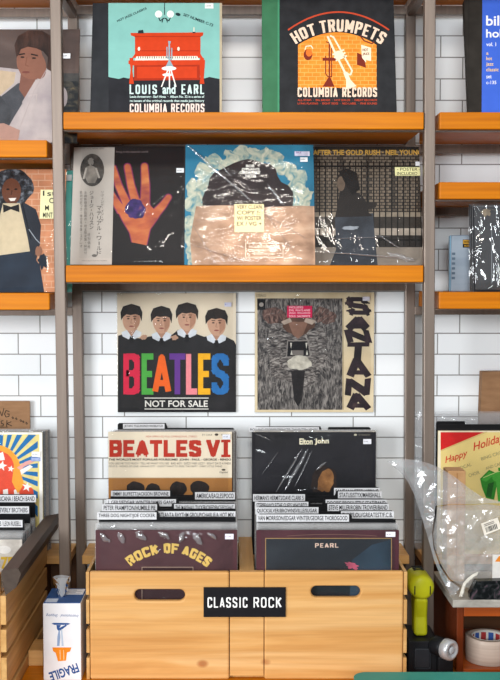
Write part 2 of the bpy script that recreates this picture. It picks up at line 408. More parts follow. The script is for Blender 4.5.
o = MB().box((-2.6, 0, 0), (2.6, 0.12, 3.1), wall_material()).build('wall_back'); tag(o, 'white glazed subway tile wall with grey grout behind the shelves', 'wall', kind='structure')
floorm = mottle('grey_concrete', [(0.3, '6f6b66'), (0.7, '8b8680')], (3, 3, 3), 8, 0.5)
o = MB().box((-2.6, -6.0, -0.1), (2.6, 0.12, 0), floorm).build('floor'); tag(o, 'grey concrete shop floor', 'floor', kind='structure')

# ------------------------------------------------------------------ steel rack and its boards
dF, dB, PW = 2.475, 2.74, 0.0255
LEAN = 0.0075
zmid = zt(400, dF)
xs = [at(61.8, 400, dF - PW / 2).x, at(429.2, 400, dF - PW / 2).x]
pitch = xs[1] - xs[0]
cols = [xs[0] - pitch, xs[0], xs[1], xs[1] + pitch]
boards = [  # bay, top z, label
    (1, zt(112, 2.455), 'long orange wooden shelf board under the red piano and trumpet albums'),
    (1, zt(265.3, 2.455), 'long orange wooden shelf board above the two sleeves hung on the tiles'),
    (1, zt(112, 2.455) + .352, 'orange wooden shelf board at the top edge, over the piano album'),
    (0, zt(140, 2.455), 'orange shelf board on the left, under the pale suit sleeve'),
    (0, zt(293, 2.455), 'orange shelf board on the left, under the black bow tie sleeve'),
    (0, zt(112, 2.455) + .345, 'orange shelf board at the top edge, over the pale suit sleeve'),
    (2, zt(112, 2.455), 'orange shelf board on the right, under the blue album'),
    (2, zt(182, 2.455), 'empty orange shelf board on the right, above the grey blue box set'),
    (2, zt(292, 2.455), 'orange shelf board on the right, under the grey blue box set'),
    (2, zt(112, 2.455) + .352, 'orange wooden shelf board at the top edge, over the blue album'),
]
BT = 0.0395
rack = empty('shelving_rack', (0, Y((dF + dB) / 2), 0), 'brushed steel shelving rack of square posts carrying the orange boards', 'shelving rack')
def lx(x, z): return x - LEAN * (z - zmid)                     # the rack leans a touch to the left
ZT = 2.45
for c in cols:
    for d in (dF, dB):
        sh = Matrix.Identity(4); sh[0][2] = -LEAN; sh[0][3] = LEAN * zmid
        mb = MB(); mb.box((c - PW / 2, Y(d) - PW / 2, 0.0), (c + PW / 2, Y(d) + PW / 2, ZT), STEEL, 0.0022, sh); mb.build('post', rack)
for bay, z, _ in boards:
    a, b = cols[bay], cols[bay + 1]; zz = z - BT
    x0, x1 = lx(a, zz) + PW / 2, lx(b, zz) - PW / 2
    for d, hh in ((dF + .002, .003), (dB - .004, .022)):
        mb = MB(); mb.box((x0 - .001, Y(d) - .009, zz - hh), (x1 + .001, Y(d) + .009, zz - .0004), STEEL, .0012); mb.build('crossbar', rack)
for c in cols:                                                 # depth rails under each level
    for z in sorted({round(z, 3) for bay, z, _ in boards if c in (cols[bay], cols[bay + 1]) and not (c == cols[1] and (bay == 1 or z < zt(112, 2.455))) and not (c == cols[2] and z < zt(112, 2.455) + .1)}):
        zz = z - BT - .014
        mb = MB(); mb.box((lx(c, zz) - .0095, Y(dF) + PW / 2 - .001, zz - .011), (lx(c, zz) + .0095, Y(dB) - PW / 2 + .001, zz + .011), STEEL, .0015); mb.build('side_rail', rack)
for bay, z, lab in boards:
    a, b = cols[bay], cols[bay + 1]
    x0, x1 = lx(a, z) + PW / 2 + .0025, lx(b, z) - PW / 2 - .0025
    if bay == 0: x1 -= .008
    if bay == 2: x0 += .006
    mb = MB(); mb.box((x0, Y(2.455), z - BT), (x1, Y(2.722), z), ORANGE, .0025)
    o = mb.build('shelf_board', origin=((x0 + x1) / 2, Y(2.59), z - BT)); tag(o, lab, 'shelf', 'orange shelf boards')
SZ = {('c', 0): boards[0][1], ('c', 1): boards[1][1], ('l', 0): boards[3][1], ('l', 1): boards[4][1], ('r', 0): boards[6][1], ('r', 2): boards[8][1]}
# bench the bins stand on, and the rack's lowest board
ZB = zt(679.5, 2.29)
darkw = wood('dark_brown_wood', '4a2d18', '5a381f', '6b4526', 'x', 0.5, 0.3)
lx6 = at(6, 600, 2.15).x; ZB2 = zt(540, 2.40) - .3155 - .0125
t = empty('low_bench', (.2, Y(2.3), 0), 'orange topped low bench carrying the wide double bin and the white carton', 'bench')
mb = MB(); mb.box((lx6 + .0008, Y(2.15), ZB - .04), (1.25, Y(2.452), ZB), ORANGE, .002); mb.build('bench_top', t)
for x in (lx6 + .04, 0, 1.15):
    for d in (2.2, 2.41): MB().box((x - .03, Y(d) - .03, 0), (x + .03, Y(d) + .03, ZB - .04), darkw, .002).build('leg', t)
t = empty('low_bench', (-.85, Y(2.3), 0), 'orange topped low bench carrying the slatted bin on the left', 'bench')
MB().box((-1.25, Y(2.13), ZB2 - .04), (lx6, Y(2.452), ZB2), ORANGE, .002).build('bench_top', t)
for x in (-1.15, lx6 - .04):
    for d in (2.2, 2.41): MB().box((x - .03, Y(d) - .03, 0), (x + .03, Y(d) + .03, ZB2 - .04), darkw, .002).build('leg', t)
mb = MB(); mb.box((cols[1] + .03, Y(2.49), ZB - .29), (cols[2] - .02, Y(2.722), ZB - .25), ORANGE, .002)
o = mb.build('shelf_board', origin=(0, Y(2.6), ZB - .29)); tag(o, 'lowest orange shelf board, low down behind the bin of records', 'shelf', 'orange shelf boards')
# wall ledges for the upper row of records
ZL = zt(432, 2.65) - .3155
def ledge(x0, x1, lab):
    r = empty('wall_ledge', ((x0 + x1) / 2, Y(2.71), ZL - .022), lab, 'ledge', 'wooden ledges along the tiles')
    MB().box((x0, Y(2.64), ZL - .022), (x1, Y(2.7695), ZL), PINE, .0015).build('ledge_board', r)
    for x in (x0 + .08, x1 - .08): MB().prism([(Y(2.7545), ZL - .022), (Y(2.66), ZL - .022), (Y(2.7545), ZL - .15)], x - .012, x + .012, darkw, 'yz').build('bracket', r)
zl = ZL
ledge(-1.1, lx(cols[1], zl) - .016, 'pale wooden ledge low on the tiles behind the left bin')
ledge(lx(cols[1], zl) + .016, lx(cols[2], zl) - .016, 'pale wooden ledge low on the tiles behind the double bin')
ledge(lx(cols[2], zl) + .016, 1.1, 'pale wooden ledge low on the tiles behind the holiday record')

for a, b, lab in ((-1.1, lx(cols[1], .5) - .018, 'dark brown backing board under the ledge on the left'), (lx(cols[1], .5) + .018, lx(cols[2], .5) - .018, 'dark brown backing board under the ledge behind the double bin'), (lx(cols[2], .5) + .018, 1.1, 'dark brown backing board under the ledge on the right')):
    o = MB().box((a, Y(2.757), .002), (b, Y(2.769), ZL - .023), darkw).build('backing_board', origin=((a + b) / 2, Y(2.763), 0)); tag(o, lab, 'backing board', 'dark backing boards')
# ------------------------------------------------------------------ the double pine bin
DFR = 2.29
bx = lambda px: at(px, 600, DFR).x
bz = lambda py: zt(py, DFR)
zbot = bz(679.5); ZFL = zt(530.5, 2.31) - .3155
bin_ = empty('record_bin', ((bx(86) + bx(407)) / 2, Y(2.46), zbot), 'wide double pine bin with two oval hand slots, full of records', 'record bin')
def slot_panel(x0, x1, z0, z1, slot, t, name, parent, m):
    sx0, sx1, sz0, sz1 = slot; bm = bmesh.new()
    out = [bm.verts.new((x, 0, z)) for x, z in ((x0, z0), (x1, z0), (x1, z1), (x0, z1))]
    r = (sz1 - sz0) / 2; cz = (sz0 + sz1) / 2; inn = []
    for c, a0 in ((sx1 - r, -pi / 2), (sx0 + r, pi / 2)):
        for i in range(11):
            a = a0 + pi * i / 10; inn.append(bm.verts.new((c + r * cos(a), 0, cz + r * sin(a))))
    es = [bm.edges.new((out[i], out[(i + 1) % 4])) for i in range(4)] + [bm.edges.new((inn[i], inn[(i + 1) % len(inn)])) for i in range(len(inn))]
    bmesh.ops.triangle_fill(bm, use_beauty=True, use_dissolve=False, edges=es)
    g = bmesh.ops.extrude_face_region(bm, geom=bm.faces[:])
    bmesh.ops.translate(bm, verts=[v for v in g['geom'] if isinstance(v, bmesh.types.BMVert)], vec=(0, t, 0))
    bmesh.ops.translate(bm, verts=bm.verts[:], vec=Vector((0, Y(DFR), 0)) - parent.location)
    bmesh.ops.recalc_face_normals(bm, faces=bm.faces[:])
    me = bpy.data.meshes.new(name); bm.to_mesh(me); bm.free(); me.materials.append(m)
    o = bpy.data.objects.new(name, me); COL.objects.link(o); o.parent = parent
    md = o.modifiers.new('round', 'BEVEL'); md.width = .0045; md.segments = 3; md.limit_method = 'ANGLE'; md.angle_limit = R(50)
    return o
slot_panel(bx(89.6), bx(229.3), zbot, bz(572), (bx(134.5), bx(185), bz(601), bz(589.5)), .016, 'front_panel', bin_, PINE)
slot_panel(bx(264.4), bx(403.5), zbot, bz(571.5), (bx(311), bx(360.5), bz(597.5), bz(586)), .016, 'front_panel', bin_, PINE)
MB().box((bx(229.9), Y(DFR) + .001, bz(676)), (bx(263.8), Y(DFR) + .016, bz(572)), PINE, .001).build('filler_board', bin_)
for s, (pa, pb) in enumerate(((86, 89.3), (403.8, 407.2))):
    for (ya, yb) in ((572, 595), (600, 624), (629.5, 653), (658, 679.5)):
        MB().box((bx(pa), Y(DFR), bz(yb)), (bx(pb), Y(2.632), bz(ya)), PINEY, .001).build('side_slat', bin_)
MB().box((bx(239.5), Y(DFR + .0165), zbot + .006), (bx(254.5), Y(2.62), bz(573)), PINEY, .001).build('divider_board', bin_)
MB().box((bx(89.4), Y(DFR + .0165), zbot), (bx(403.7), Y(2.62), ZFL), PINEY).build('floor_board', bin_)
MB().box((bx(89.4), Y(2.6205), zbot), (bx(403.7), Y(2.632), ZL - .024), PINE).build('back_board', bin_)
# sign
sg = empty('sign', at(245, 602, DFR - .003), 'black CLASSIC ROCK sign with white capitals on the bin front', 'sign')
mb = MB(); p0, p1 = at(203.6, 616.8, DFR - .002), at(285.8, 587.2, DFR - .002)
mb.box((p0.x, Y(DFR) - .0045, p0.z), (p1.x, Y(DFR) - .0002, p1.z), ink('17161a', .5), .0006)
def PF(d): return lambda px, py: (at(px, py, d).x, at(px, py, d).z)
mb.build('plate', sg)
mb = MB(); A = Art(mb, PF(DFR - .0048), Y(DFR) - .0046)
A.word('CLASSIC', 207.5, 597.2, 247.5, 607.6, 1.3, ink('f4f4f2'), gap=.36, sh=1.25); A.word('ROCK', 253.5, 597.2, 281.5, 607.6, 1.3, ink('f4f4f2'), gap=.36, sh=1.25)
mb.build('lettering', sg)

# ------------------------------------------------------------------ left neighbour bin
DL = 2.15
lx6 = at(6, 600, DL).x
lb = empty('record_bin', (lx6 - .18, Y(2.4), ZB2), 'pine bin on the left with slatted side and greyish brown top rail', 'record bin')
lz = lambda py: zt(py, DL)
MB().box((lx6 - .36, Y(DL), ZB2), (lx6 - .0125, Y(DL) + .016, lz(574)), PINE, .001).build('front_panel', lb)
for (ya, yb) in ((596, 625), (630, 652.5), (658, 688), (694, 712)):
    MB().box((lx6 - .012, Y(DL), lz(yb)), (lx6, Y(2.632), lz(ya)), PINEY, .001).build('side_slat', lb)
    MB().box((lx6 - .372, Y(DL), lz(yb)), (lx6 - .360, Y(2.632), lz(ya)), PINEY, .001).build('side_slat', lb)
pa = at(3.5, 570, DL); 
x0, x1 = at(2.5, 580, DL).x, at(22, 580, DL).x
zr0, zr1 = lz(592), lz(567)
MB().prism([(x0 + .008, zr0 - .004), (x1 - .010, zr0 + .013), (x1, zr1 - .012), (x1 - .006, zr1), (x0, zr1 - .006), (x0, zr1 - .02)], Y(DL - .01), Y(2.655), GREYWOOD).build('top_rail', lb)
MB().box((lx6 - .36, Y(DL + .0165), ZB2), (lx6 - .0125, Y(2.62), ZB2 + .012), PINEY).build('floor_board', lb)
MB().box((lx6 - .36, Y(2.6205), ZB2), (lx6 - .0125, Y(2.632), ZL - .024), PINE).build('back_board', lb)
for d in (2.19, 2.60):
    MB().box((lx6 - .0128, Y(d) - .012, ZB2 + .012), (lx6 - .0188, Y(d) + .012, zr0 - .006), PINEY).build('corner_post', lb)
    MB().box((lx6 - .0005, Y(d) - .012, ZB2), (lx6 - .0115, Y(d) + .012, ZB2 + .002), PINEY).build('corner_foot', lb) if False else None
t = empty('wooden_block', at(34, 665, 2.42), 'pale wooden block on the bench between the left bin and the white fragile carton', 'wooden block'); t.location.z = ZB
MB().box((lx6 + .0008, Y(2.372), ZB), (at(43, 660, 2.372).x, Y(2.45), zt(650.5, 2.372)), PINE, .002).build('block', t)
# ------------------------------------------------------------------ record sleeves on the shelves
def skin(h): return ink(h, .5, .05)
# 1 piano album
def art_piano(A):
    A.rect(90, -5, 108.5, 125, ink('2b2d31', .6, .2, 25), 0)
    A.rect(108.5, 0, 224, 82, ink('84bdb4', .55, .05, 30), 1)
    A.poly([(108.5, 80)] + [(108.5 + i * 5.05, 79 + (i * 37 % 5) * .5) for i in range(23)] + [(224, 125), (108.5, 125)], ink('232429', .6, .2, 30), 2)
    A.rect(219.6, 0, 224, 125, ink('b9ab90'), 3)
    rd, rd2 = ink('cc3c14', .5, .06), ink('a72c0e', .5)
    A.poly([(130.5, 35), (203.5, 34.5), (203, 37.5), (200.5, 39), (200.5, 56), (203, 60), (132, 60), (135, 56), (135, 39), (131, 37.5)], rd, 4)
    A.rect(135, 38.2, 200.6, 39, rd2, 5); A.rect(136, 52.5, 199, 53.3, rd2, 5)
    A.poly([(136.5, 58.5), (197, 58.2), (199.5, 62), (135, 62.6)], ink('f2ead6'), 5)
    for i in range(26): A.rect(138 + i * 2.3, 58.6, 138.8 + i * 2.3, 60.6, ink('5a2a1c'), 6)
    A.poly([(128.5, 62.6), (205, 62), (205, 66), (200, 67), (133, 67.5), (128.5, 66)], rd, 6)
    A.poly([(134, 67), (200, 66.5), (200, 82), (134, 82.6)], rd2, 4); A.poly([(137, 69), (197, 68.6), (197, 80), (137, 80.5)], rd, 5)
    for x in (131.5, 202): A.poly([(x - 2, 60), (x + 2, 60), (x + .9, 72), (x + 2.4, 86), (x - 2.4, 86), (x - .9, 72)], rd, 7)
    A.poly([(199.5, 66), (205, 64), (203.5, 86), (200.5, 86)], rd, 7)
    for x in (139, 178.5): A.ell(x, 51, 1.2, 2, ink('efe6cf'), 7)
    gr = ink('8fa9b4', .4)                                        # horn on a stool
    A.line([(169.3, 45), (169.3, 64)], 1.6, gr, 8); A.poly([(168, 43), (171, 43.6), (170.3, 46), (168.5, 46)], gr, 8)
    A.line([(167, 49), (167, 60), (171.8, 62), (171.8, 50)], 1.1, gr, 8); A.poly([(168.5, 63), (170.5, 63), (173.5, 69), (165.5, 69)], gr, 8)
    wh = ink('f4efe6')
    A.ell(169, 70.6, 7.3, 2.1, wh, 9); A.ell(167.5, 77, 5, 1.5, wh, 9)
    for a in ((168, 72, 161.5, 89), (169.5, 72, 169.5, 91), (171, 72, 176, 89)): A.line([(a[0], a[1]), (a[2], a[3])], 1.2, wh, 9)
    dk = ink('1c3034')
    A.line([(164.6, 2), (164.6, 17)], .8, dk, 4)
    for x in (158.6, 170.4): A.ell(x, 16.2, 3.6, 3.6, ink('e9f2ea'), 5); A.line([(x, 19.6), (x + (1.5 if x < 164 else -1.5), 23), (164.6, 20)], .9, dk, 6)
    A.line([(163, 20), (162, 24.5)], .9, dk, 6); A.line([(166, 20), (167.5, 24.5)], .9, dk, 6)
    A.poly([(138, 35), (138.4, 32.6), (143, 32), (143.6, 35), (145.5, 35.4), (137, 35.6)], dk, 7)
    A.line([(194, 29.5), (194, 35)], 1, ink('efe6cf'), 6); A.rect(192.5, 34, 195.5, 35.3, dk, 6)
    A.text('HOT JAZZ CLASSICS', 116, 15.6, 148, 18.4, dk, 6, .02, 0, -.42); A.text('SET NUMBER C-73', 182.5, 20.6, 214, 23.4, dk, 6, .02, 0, .36)
    A.ell(178, 16.5, 2.6, 1.5, dk, 6, ang=.3)
    tq = ink('cfe6e1')
    A.word('LOUIS', 129.6, 86.8, 157, 96.3, 1.5, tq, 10, .35, gap=.4, sh=1.3); A.text('and', 162.5, 86.6, 175.5, 96.3, tq, 10, .03); A.word('EARL', 181.5, 86.6, 204.3, 96.3, 1.5, tq, 10, .35, gap=.4, sh=1.3)
    A.text('Louis Armstrong - Earl Hines  ·  Album No. 32 in a series of', 130, 97.6, 204.3, 100.8, tq, 10, .02)
    A.text('re-issues of the original records that made jazz history', 130, 101.7, 204.3, 104.9, tq, 10, .02)
    A.word('COLUMBIA RECORDS', 129.8, 105.8, 204.5, 114.6, 1.35, ink('f3ddd2'), 10, .35, gap=.26, sh=1.2)
T1 = 13
sleeve('thick album with a red upright piano on pale teal, standing on the top shelf', Plane(92, 222, 5, 2.505, SZ['c', 0], tilt=T1), ink('232429', .6, .2, 30), art_piano, t=.018, film=None, edge=ink('3a3733'), name='record_album', cat='record album',
       stickers=[(205, 5.6, 213.5, 10.8, 'eef2ee', ['', '12.99', ''], '7a7d80')])
# 2 trumpet album
def art_trumpet(A):
    A.rect(260, -6, 279.2, 122, ink('3c7351', .6, .12, 25), 0); A.rect(277.6, -6, 279.4, 122, ink('46906a', .6), 1)
    A.rect(279.4, -6, 398, 122, ink('27282b', .6, .25, 30), 0)
    brk = mottle('print_orange_bricks', [(0.35, 'ef8222'), (0.7, 'f49a34')], (30, 60, 60), 4, .55)
    top = [(298 + i * 3.27, 34.5 + ((i - 12) / 12) ** 2 * 12.5) for i in range(25)]
    A.poly(top + [(376.5, 90), (298, 90)], brk, 1)
    ln = ink('e07217', .6)
    for j in range(13):
        y = 38 + j * 4.05; hw = 39.2 if y > 47 else 39.2 * math.sqrt(max(0, (y - 34.6) / 12.5))
        A.rect(337.2 - hw, y, 337.2 + hw, y + .55, ink('f9b55e', .6), 2)
        for i in range(10):
            x = 300 + i * 8 + (j % 2) * 4
            if abs(x - 337.2) < hw: A.rect(x, y, x + .55, y + 4.05, ink('f9b55e', .6), 2)
    mr = ink('7b2a1c')
    A.line([(329.3, 40), (329.3, 84)], 1.5, mr, 3); A.line([(325.6, 58), (325.6, 76), (328, 79), (331.6, 79), (331.6, 46), (326, 44)], 1.0, mr, 3); A.poly([(328.2, 80), (330.6, 80), (334.5, 89), (322.5, 89)], mr, 3); A.rect(322.5, 60, 336, 63, mr, 3)
    cr = ink('f6e6c6')
    A.line([(327.5, 38.5), (335, 55), (345.5, 76)], 2.1, cr, 5); A.line([(330, 38), (333.5, 39.5), (352, 73), (350.5, 77), (346.5, 76)], 1.7, cr, 5)
    for q in range(3): A.line([(332.5 + q * 1.6, 57 + q * 3.0), (344 + q * 1.4, 52 + q * 3)], 1.6, cr, 5)
    A.ell(338.5, 57.5, 4.2, 4.6, cr, 5); A.poly([(343.2, 75), (347.2, 74), (350.5, 82), (356.5, 88.5), (346, 91.5), (346, 82)], cr, 5)
    A.ell(308, 57, 4.3, 5.5, mr, 3); A.ell(309, 55, 3.2, 3.8, ink('e8762a'), 4); A.line([(305, 52), (306, 48.5), (311, 48), (313, 51)], 1, cr, 4)
    A.poly([(357, 55), (364, 58), (366, 70), (357, 67)], mr, 3); A.line([(360, 38), (364, 43), (372, 46), (374, 44)], 1.2, mr, 4)
    A.poly([(361, 47), (371, 50), (371, 63.5), (366, 62), (366, 65), (362, 60)], cr, 4); A.text('HOT', 362.5, 50.8, 368, 53.6, mr, 5, .03); A.text('JAZZ', 362.5, 55, 369.5, 58, mr, 5, .03)
    W = arc_warp(293, 383, 34.0, 14.5)
    lt = ink('f3d6bd')
    A.word('HOT', 293.5, 22.0, 316.5, 34.0, 2.4, lt, 6, .8, gap=.22, warp=W, sh=1.8); A.word('TRUMPETS', 321, 21.6, 383.5, 34.0, 2.4, lt, 6, .8, gap=.22, warp=W, sh=1.8)
    red = ink('c8492c')
    A.line([(288 + i * 5.05, 14.3 + ((i - 10) / 10) ** 2 * 18) for i in range(21)], 1.6, red, 4)
    A.word('COLUMBIA', 297.6, 89.6, 337.5, 99.3, 1.55, lt, 6, .55, gap=.24, sh=1.4); A.word('RECORDS', 342.2, 89.6, 377, 99.3, 1.55, lt, 6, .55, gap=.24, sh=1.4)
    A.text('ALL STARS  ·  BIG BANDS  ·  HOT SOLOS  ·  GREAT RECORDS', 297.6, 101.4, 377, 103.4, red, 6, .02); A.text('LONG PLAYING  ·  EIGHT SIDES  ·  RED LABEL  ·  FINE SOUND', 297.6, 104.8, 377, 106.8, red, 6, .02)
sleeve('thick black album with a trumpet on orange bricks and a green spine', Plane(262, 394.5, 0, 2.505, SZ['c', 0], tilt=T1), ink('27282b', .6, .25, 30), art_trumpet, t=.02, film=None, edge=ink('2c2b2a'), name='record_album', cat='record album')
# 3 blue album
def art_blue(A):
    A.rect(460, -5, 482, 125, ink('2c2824', .65, .2, 30), 0); A.rect(468.3, -5, 468.8, 125, ink('1b1816'), 1)
    A.rect(482, -5, 605, 125, ink('3f66cf', .55, .05, 30), 0)
    w, y = ink('f2f2f4'), ink('e9c48c')
    A.text('billie', 486, 17.8, 514, 28, w, 2, .02); A.text('holiday', 486, 31.4, 523, 42.4, w, 2, .02)
    A.text('vol. 1', 486.2, 44.6, 496, 48.4, w, 2, .01)
    for t, yy, x1, h in (('a', 54.6, 488.4, 2.4), ('hot', 58.8, 492, 3.6), ('jazz', 64.6, 493.4, 4.4), ('classic', 70, 498.6, 3.6)): A.text(t, 486.2, yy, x1, yy + h, y, 2, .02)
    A.text('set', 486.2, 77.4, 491.5, 80.6, w, 2, .01); A.text('c-135', 486.2, 83, 496.2, 86.4, w, 2, .01)
sleeve('thick blue album with a wide black spine on the right-hand top shelf', Plane(465.3, 597, 2, 2.505, SZ['r', 0], tilt=T1), ink('3f66cf', .55, .05, 30), art_blue, t=.02, film=None, edge=ink('2c2824'), name='record_album', cat='record album')
# 4 pale suit
def art_suit(A):
    A.rect(-60, 25, 85, 75, mottle('print_brown_dusk', [(0.3, '4a3d3a'), (0.6, '64534d'), (0.8, '7d6c66')], (5, 5, 14), 4, .5), 0)
    A.rect(-60, 74, 85, 160, mottle('print_grey_floor', [(0.3, '2e3236'), (0.6, '4a4a4a'), (0.85, '6b655c')], (16, 16, 16), 5, .5), 1)
    suit = mottle('print_pale_suit', [(0.3, 'a3979a'), (0.6, 'bfb3b0'), (0.8, 'cfc5bf')], (14, 14, 14), 4, .55)
    A.poly([(-60, 92), (-20, 76), (0, 68), (18, 70), (34, 80), (50, 66), (60, 78), (66, 95), (66, 160), (12, 160), (-60, 150)], suit, 2)
    A.poly([(0, 98), (18, 84), (34, 82), (30, 92), (14, 118), (6, 132), (0, 130)], ink('4a4b50', .6, .25, 30), 3)
    A.poly([(-60, 108), (0, 96), (12, 112), (8, 132), (-60, 140)], ink('45464a', .6, .3, 25), 3)
    A.poly([(21, 74), (38, 74), (37, 84), (25, 99), (19, 90)], skin('83584a'), 4); A.poly([(36, 80), (44, 84), (26, 112), (22, 103)], suit, 5); A.poly([(-60, 100), (-20, 80), (0, 71), (16, 73), (14, 84), (-4, 100), (-60, 120)], ink('c2ad93', .6, .08), 3)
    A.ell(30, 62, 13.5, 18.5, skin('8f604e'), 5, wob=.05, seed=2, ang=-.12)
    A.ell(38, 66, 8, 14, skin('8d5f4d'), 6, ang=-.2)
    hair = mottle('print_brown_hair', [(0.35, '2b1d18'), (0.6, '4a3128'), (0.8, '6b4a3b')], (50, 50, 20), 5, .55)
    A.poly([(16.5, 58), (14.5, 46), (18, 37), (28, 31.4), (42, 31.4), (53, 38), (58, 52), (57, 66), (51, 72), (47, 70), (48, 58), (43, 52), (36, 49), (28, 47.5), (21, 50), (18.6, 56)], hair, 7)
    A.line([(19, 55.5), (25, 54.5)], 1.4, ink('2a1c17'), 7); A.line([(31, 55), (38, 56.5)], 1.4, ink('2a1c17'), 7)
    A.ell(22.5, 58, 2, .9, ink('35241d'), 7); A.ell(34, 59, 2.2, .9, ink('35241d'), 7); A.line([(27, 58), (25.5, 66), (29, 67)], .9, ink('7d513f'), 7); A.ell(26, 73, 4, 1.1, ink('7a453d'), 7)
    A.poly([(-20, 126), (4, 124), (20, 131), (18, 142), (-20, 145)], skin('b08a7c'), 6)
    A.line([(48, 68), (34, 92), (20, 128)], .7, ink('b3a5a3'), 6); A.line([(28, 97), (37, 95), (36, 104)], .8, ink('bfb2ae'), 6)
    A.rect(62, 82, 85, 160, mottle('print_painted_glints', [(0.45, '2b2f33'), (0.62, '565148'), (0.8, 'a08a60')], (26, 26, 26), 7, .4, 2.0), 5)  # glimmer of the plastic cover painted into the right edge
    A.ell(63, 98, 4.5, 10, suit, 6)
sleeve('sleeve of a dark-haired man in a pale suit on the left-hand top shelf', Plane(-50, 79, 30, 2.515, SZ['l', 0], tilt=14), BLACK, art_suit, film=FILM, crease=.002, stickers=[(62.5, 55, 70.5, 60, 'eff1f5', ['', '9.99', ''], '666a70')])
# 5 bow tie
def art_tux(A):
    A.rect(-70, 160, 80, 300, ink('c98b66', .65, .16, 18), 0)
    for j in range(22):
        y = 168 + j * 6.3; A.rect(-70, y, 80, y + .8, ink('d9ad8d', .6), 1)
        for i in range(12):
            x = -66 + i * 13 + (j % 2) * 6.5; A.rect(x, y, x + .8, y + 6.3, ink('d9ad8d', .6), 1)
    dk = mottle('print_black_suit', [(0.4, '1a1f2a'), (0.8, '2f3640')], (10, 10, 10), 3, .5)
    A.poly([(-40, 215), (2, 203), (22, 202), (36, 210), (41, 226), (40, 245), (36, 262), (42, 300), (-60, 300)], dk, 2)
    A.poly([(3, 204), (20, 204), (28, 240), (30, 252), (0, 256), (-6, 240)], ink('cdbd9f', .6, .06), 5)
    A.poly([(-60, 256), (30, 252), (40, 266), (44, 300), (-60, 300)], mottle('print_navy', [(0.4, '172231'), (0.8, '2b3b4d')], (10, 10, 10), 3, .45), 4)
    A.ell(11, 189, 21.5, 20, mottle('print_curly_hair', [(0.38, '101012'), (0.52, '33363c'), (0.66, '7b8088')], (70, 70, 70), 6, .6), 3, wob=.08, seed=5)
    A.ell(11.5, 192, 9.6, 13, skin('6b3f2b'), 4); A.ell(12, 204, 5, 4.4, skin('5d3524'), 4)
    A.ell(8, 190, 1.6, .9, ink('1e1310'), 5); A.ell(16, 190, 1.6, .9, ink('1e1310'), 5); A.poly([(8.6, 199), (16.4, 198.6), (14.6, 201.6), (10.6, 201.8)], ink('efe6dc'), 5); A.line([(12, 191), (11.4, 195.6)], 1.2, ink('4f2c1d'), 5)
    A.poly([(3, 205), (11, 207.6), (19, 205), (19.5, 213), (11, 210), (3.5, 213.4)], BLACK, 8)
    A.line([(22, 203), (31, 240)], 1.2, ink('0f131a'), 5); A.line([(29, 230), (36, 240), (40, 244)], .9, ink('98a0a8'), 5)
    A.ell(38.6, 252, 3.6, 5, skin('93664f'), 5, wob=.15, seed=1); A.ell(43, 262, 5, 7, ink('1d2733'), 4, wob=.3, seed=3)
sleeve('sleeve of a smiling man in a black bow tie and pale shirt before bricks', Plane(-66, 64.5, 170, 2.515, SZ['l', 1], tilt=14), BLACK, art_tux, film=FILM, crease=.002,
       stickers=[(41, 191, 69.6, 220, 'ece7b4', ['1st', '   C', ' M          !', 'MINT   COPY'], '2c2a26', 'note', 'yellow handwritten note')])
sleeve('teal sleeve peeking out behind the bow tie sleeve and the steel post', Plane(-56, 73.5, 171, 2.556, SZ['l', 1], tilt=14), mottle('print_teal', [(0.3, '5cc4ba'), (0.6, '7ad6ca'), (0.8, 'b5ebe0')], (12, 12, 12), 4, .5), lambda A: None, film=FILM, stickers=[(65, 176, 72, 182, 'e8f0f2', ['', '', ''], '666a70')])
# 6 orange hand
def art_hand(A):
    A.rect(70, 140, 210, 275, mottle('print_night_black', [(0.4, '151213'), (0.8, '221b1c')], (10, 10, 10), 4, .45), 0)
    hd = mottle('print_glow_orange', [(0.3, '974540'), (0.5, 'bd6540'), (0.75, 'd38850')], (16, 16, 40), 4, .5)
    rim = ink('7a2a55', .5, .25, 30)
    for m, g, l in ((rim, 1.0, 1), (hd, 0, 2)):
        A.poly([(122 - g, 205 - g), (133, 200 - g), (146, 199 - g), (150 + g, 206), (155, 211), (160 + g, 206), (163 + g, 209), (158 + g, 219), (150 + g, 230), (146.5 + g, 246), (132 - g, 243), (130 - g, 234), (123 - g, 222), (116 - g, 208)], m, l)
        for pts, w in (([(122, 212), (115.5, 202), (110, 192)], (9, 7, 5)), ([(128, 207), (118.5, 186), (113.5, 168.5)], (8, 6.5, 5)), ([(136, 204), (131, 186), (127.5, 167.5)], (8.5, 7, 6)), ([(145, 205), (145.5, 186), (144.5, 167)], (9, 8, 6.5)), ([(153, 217), (163, 206), (168.5, 198)], (9, 7, 5.5))):
            A.line(pts, 8, m, l, [q + 2 * g for q in w]); A.ell(pts[-1][0], pts[-1][1], w[-1] / 2 + g, w[-1] / 2 + g, m, l, n=12)
    A.ell(135, 210, 10, 9.5, mottle('print_violet', [(0.35, '241d4c'), (0.6, '43306f'), (0.8, '8a4f66')], (60, 60, 60), 5, .5), 4, wob=.18, seed=4)
    A.text('living in the material world', 116, 151.5, 148, 154, ink('8d7a78'), 3)
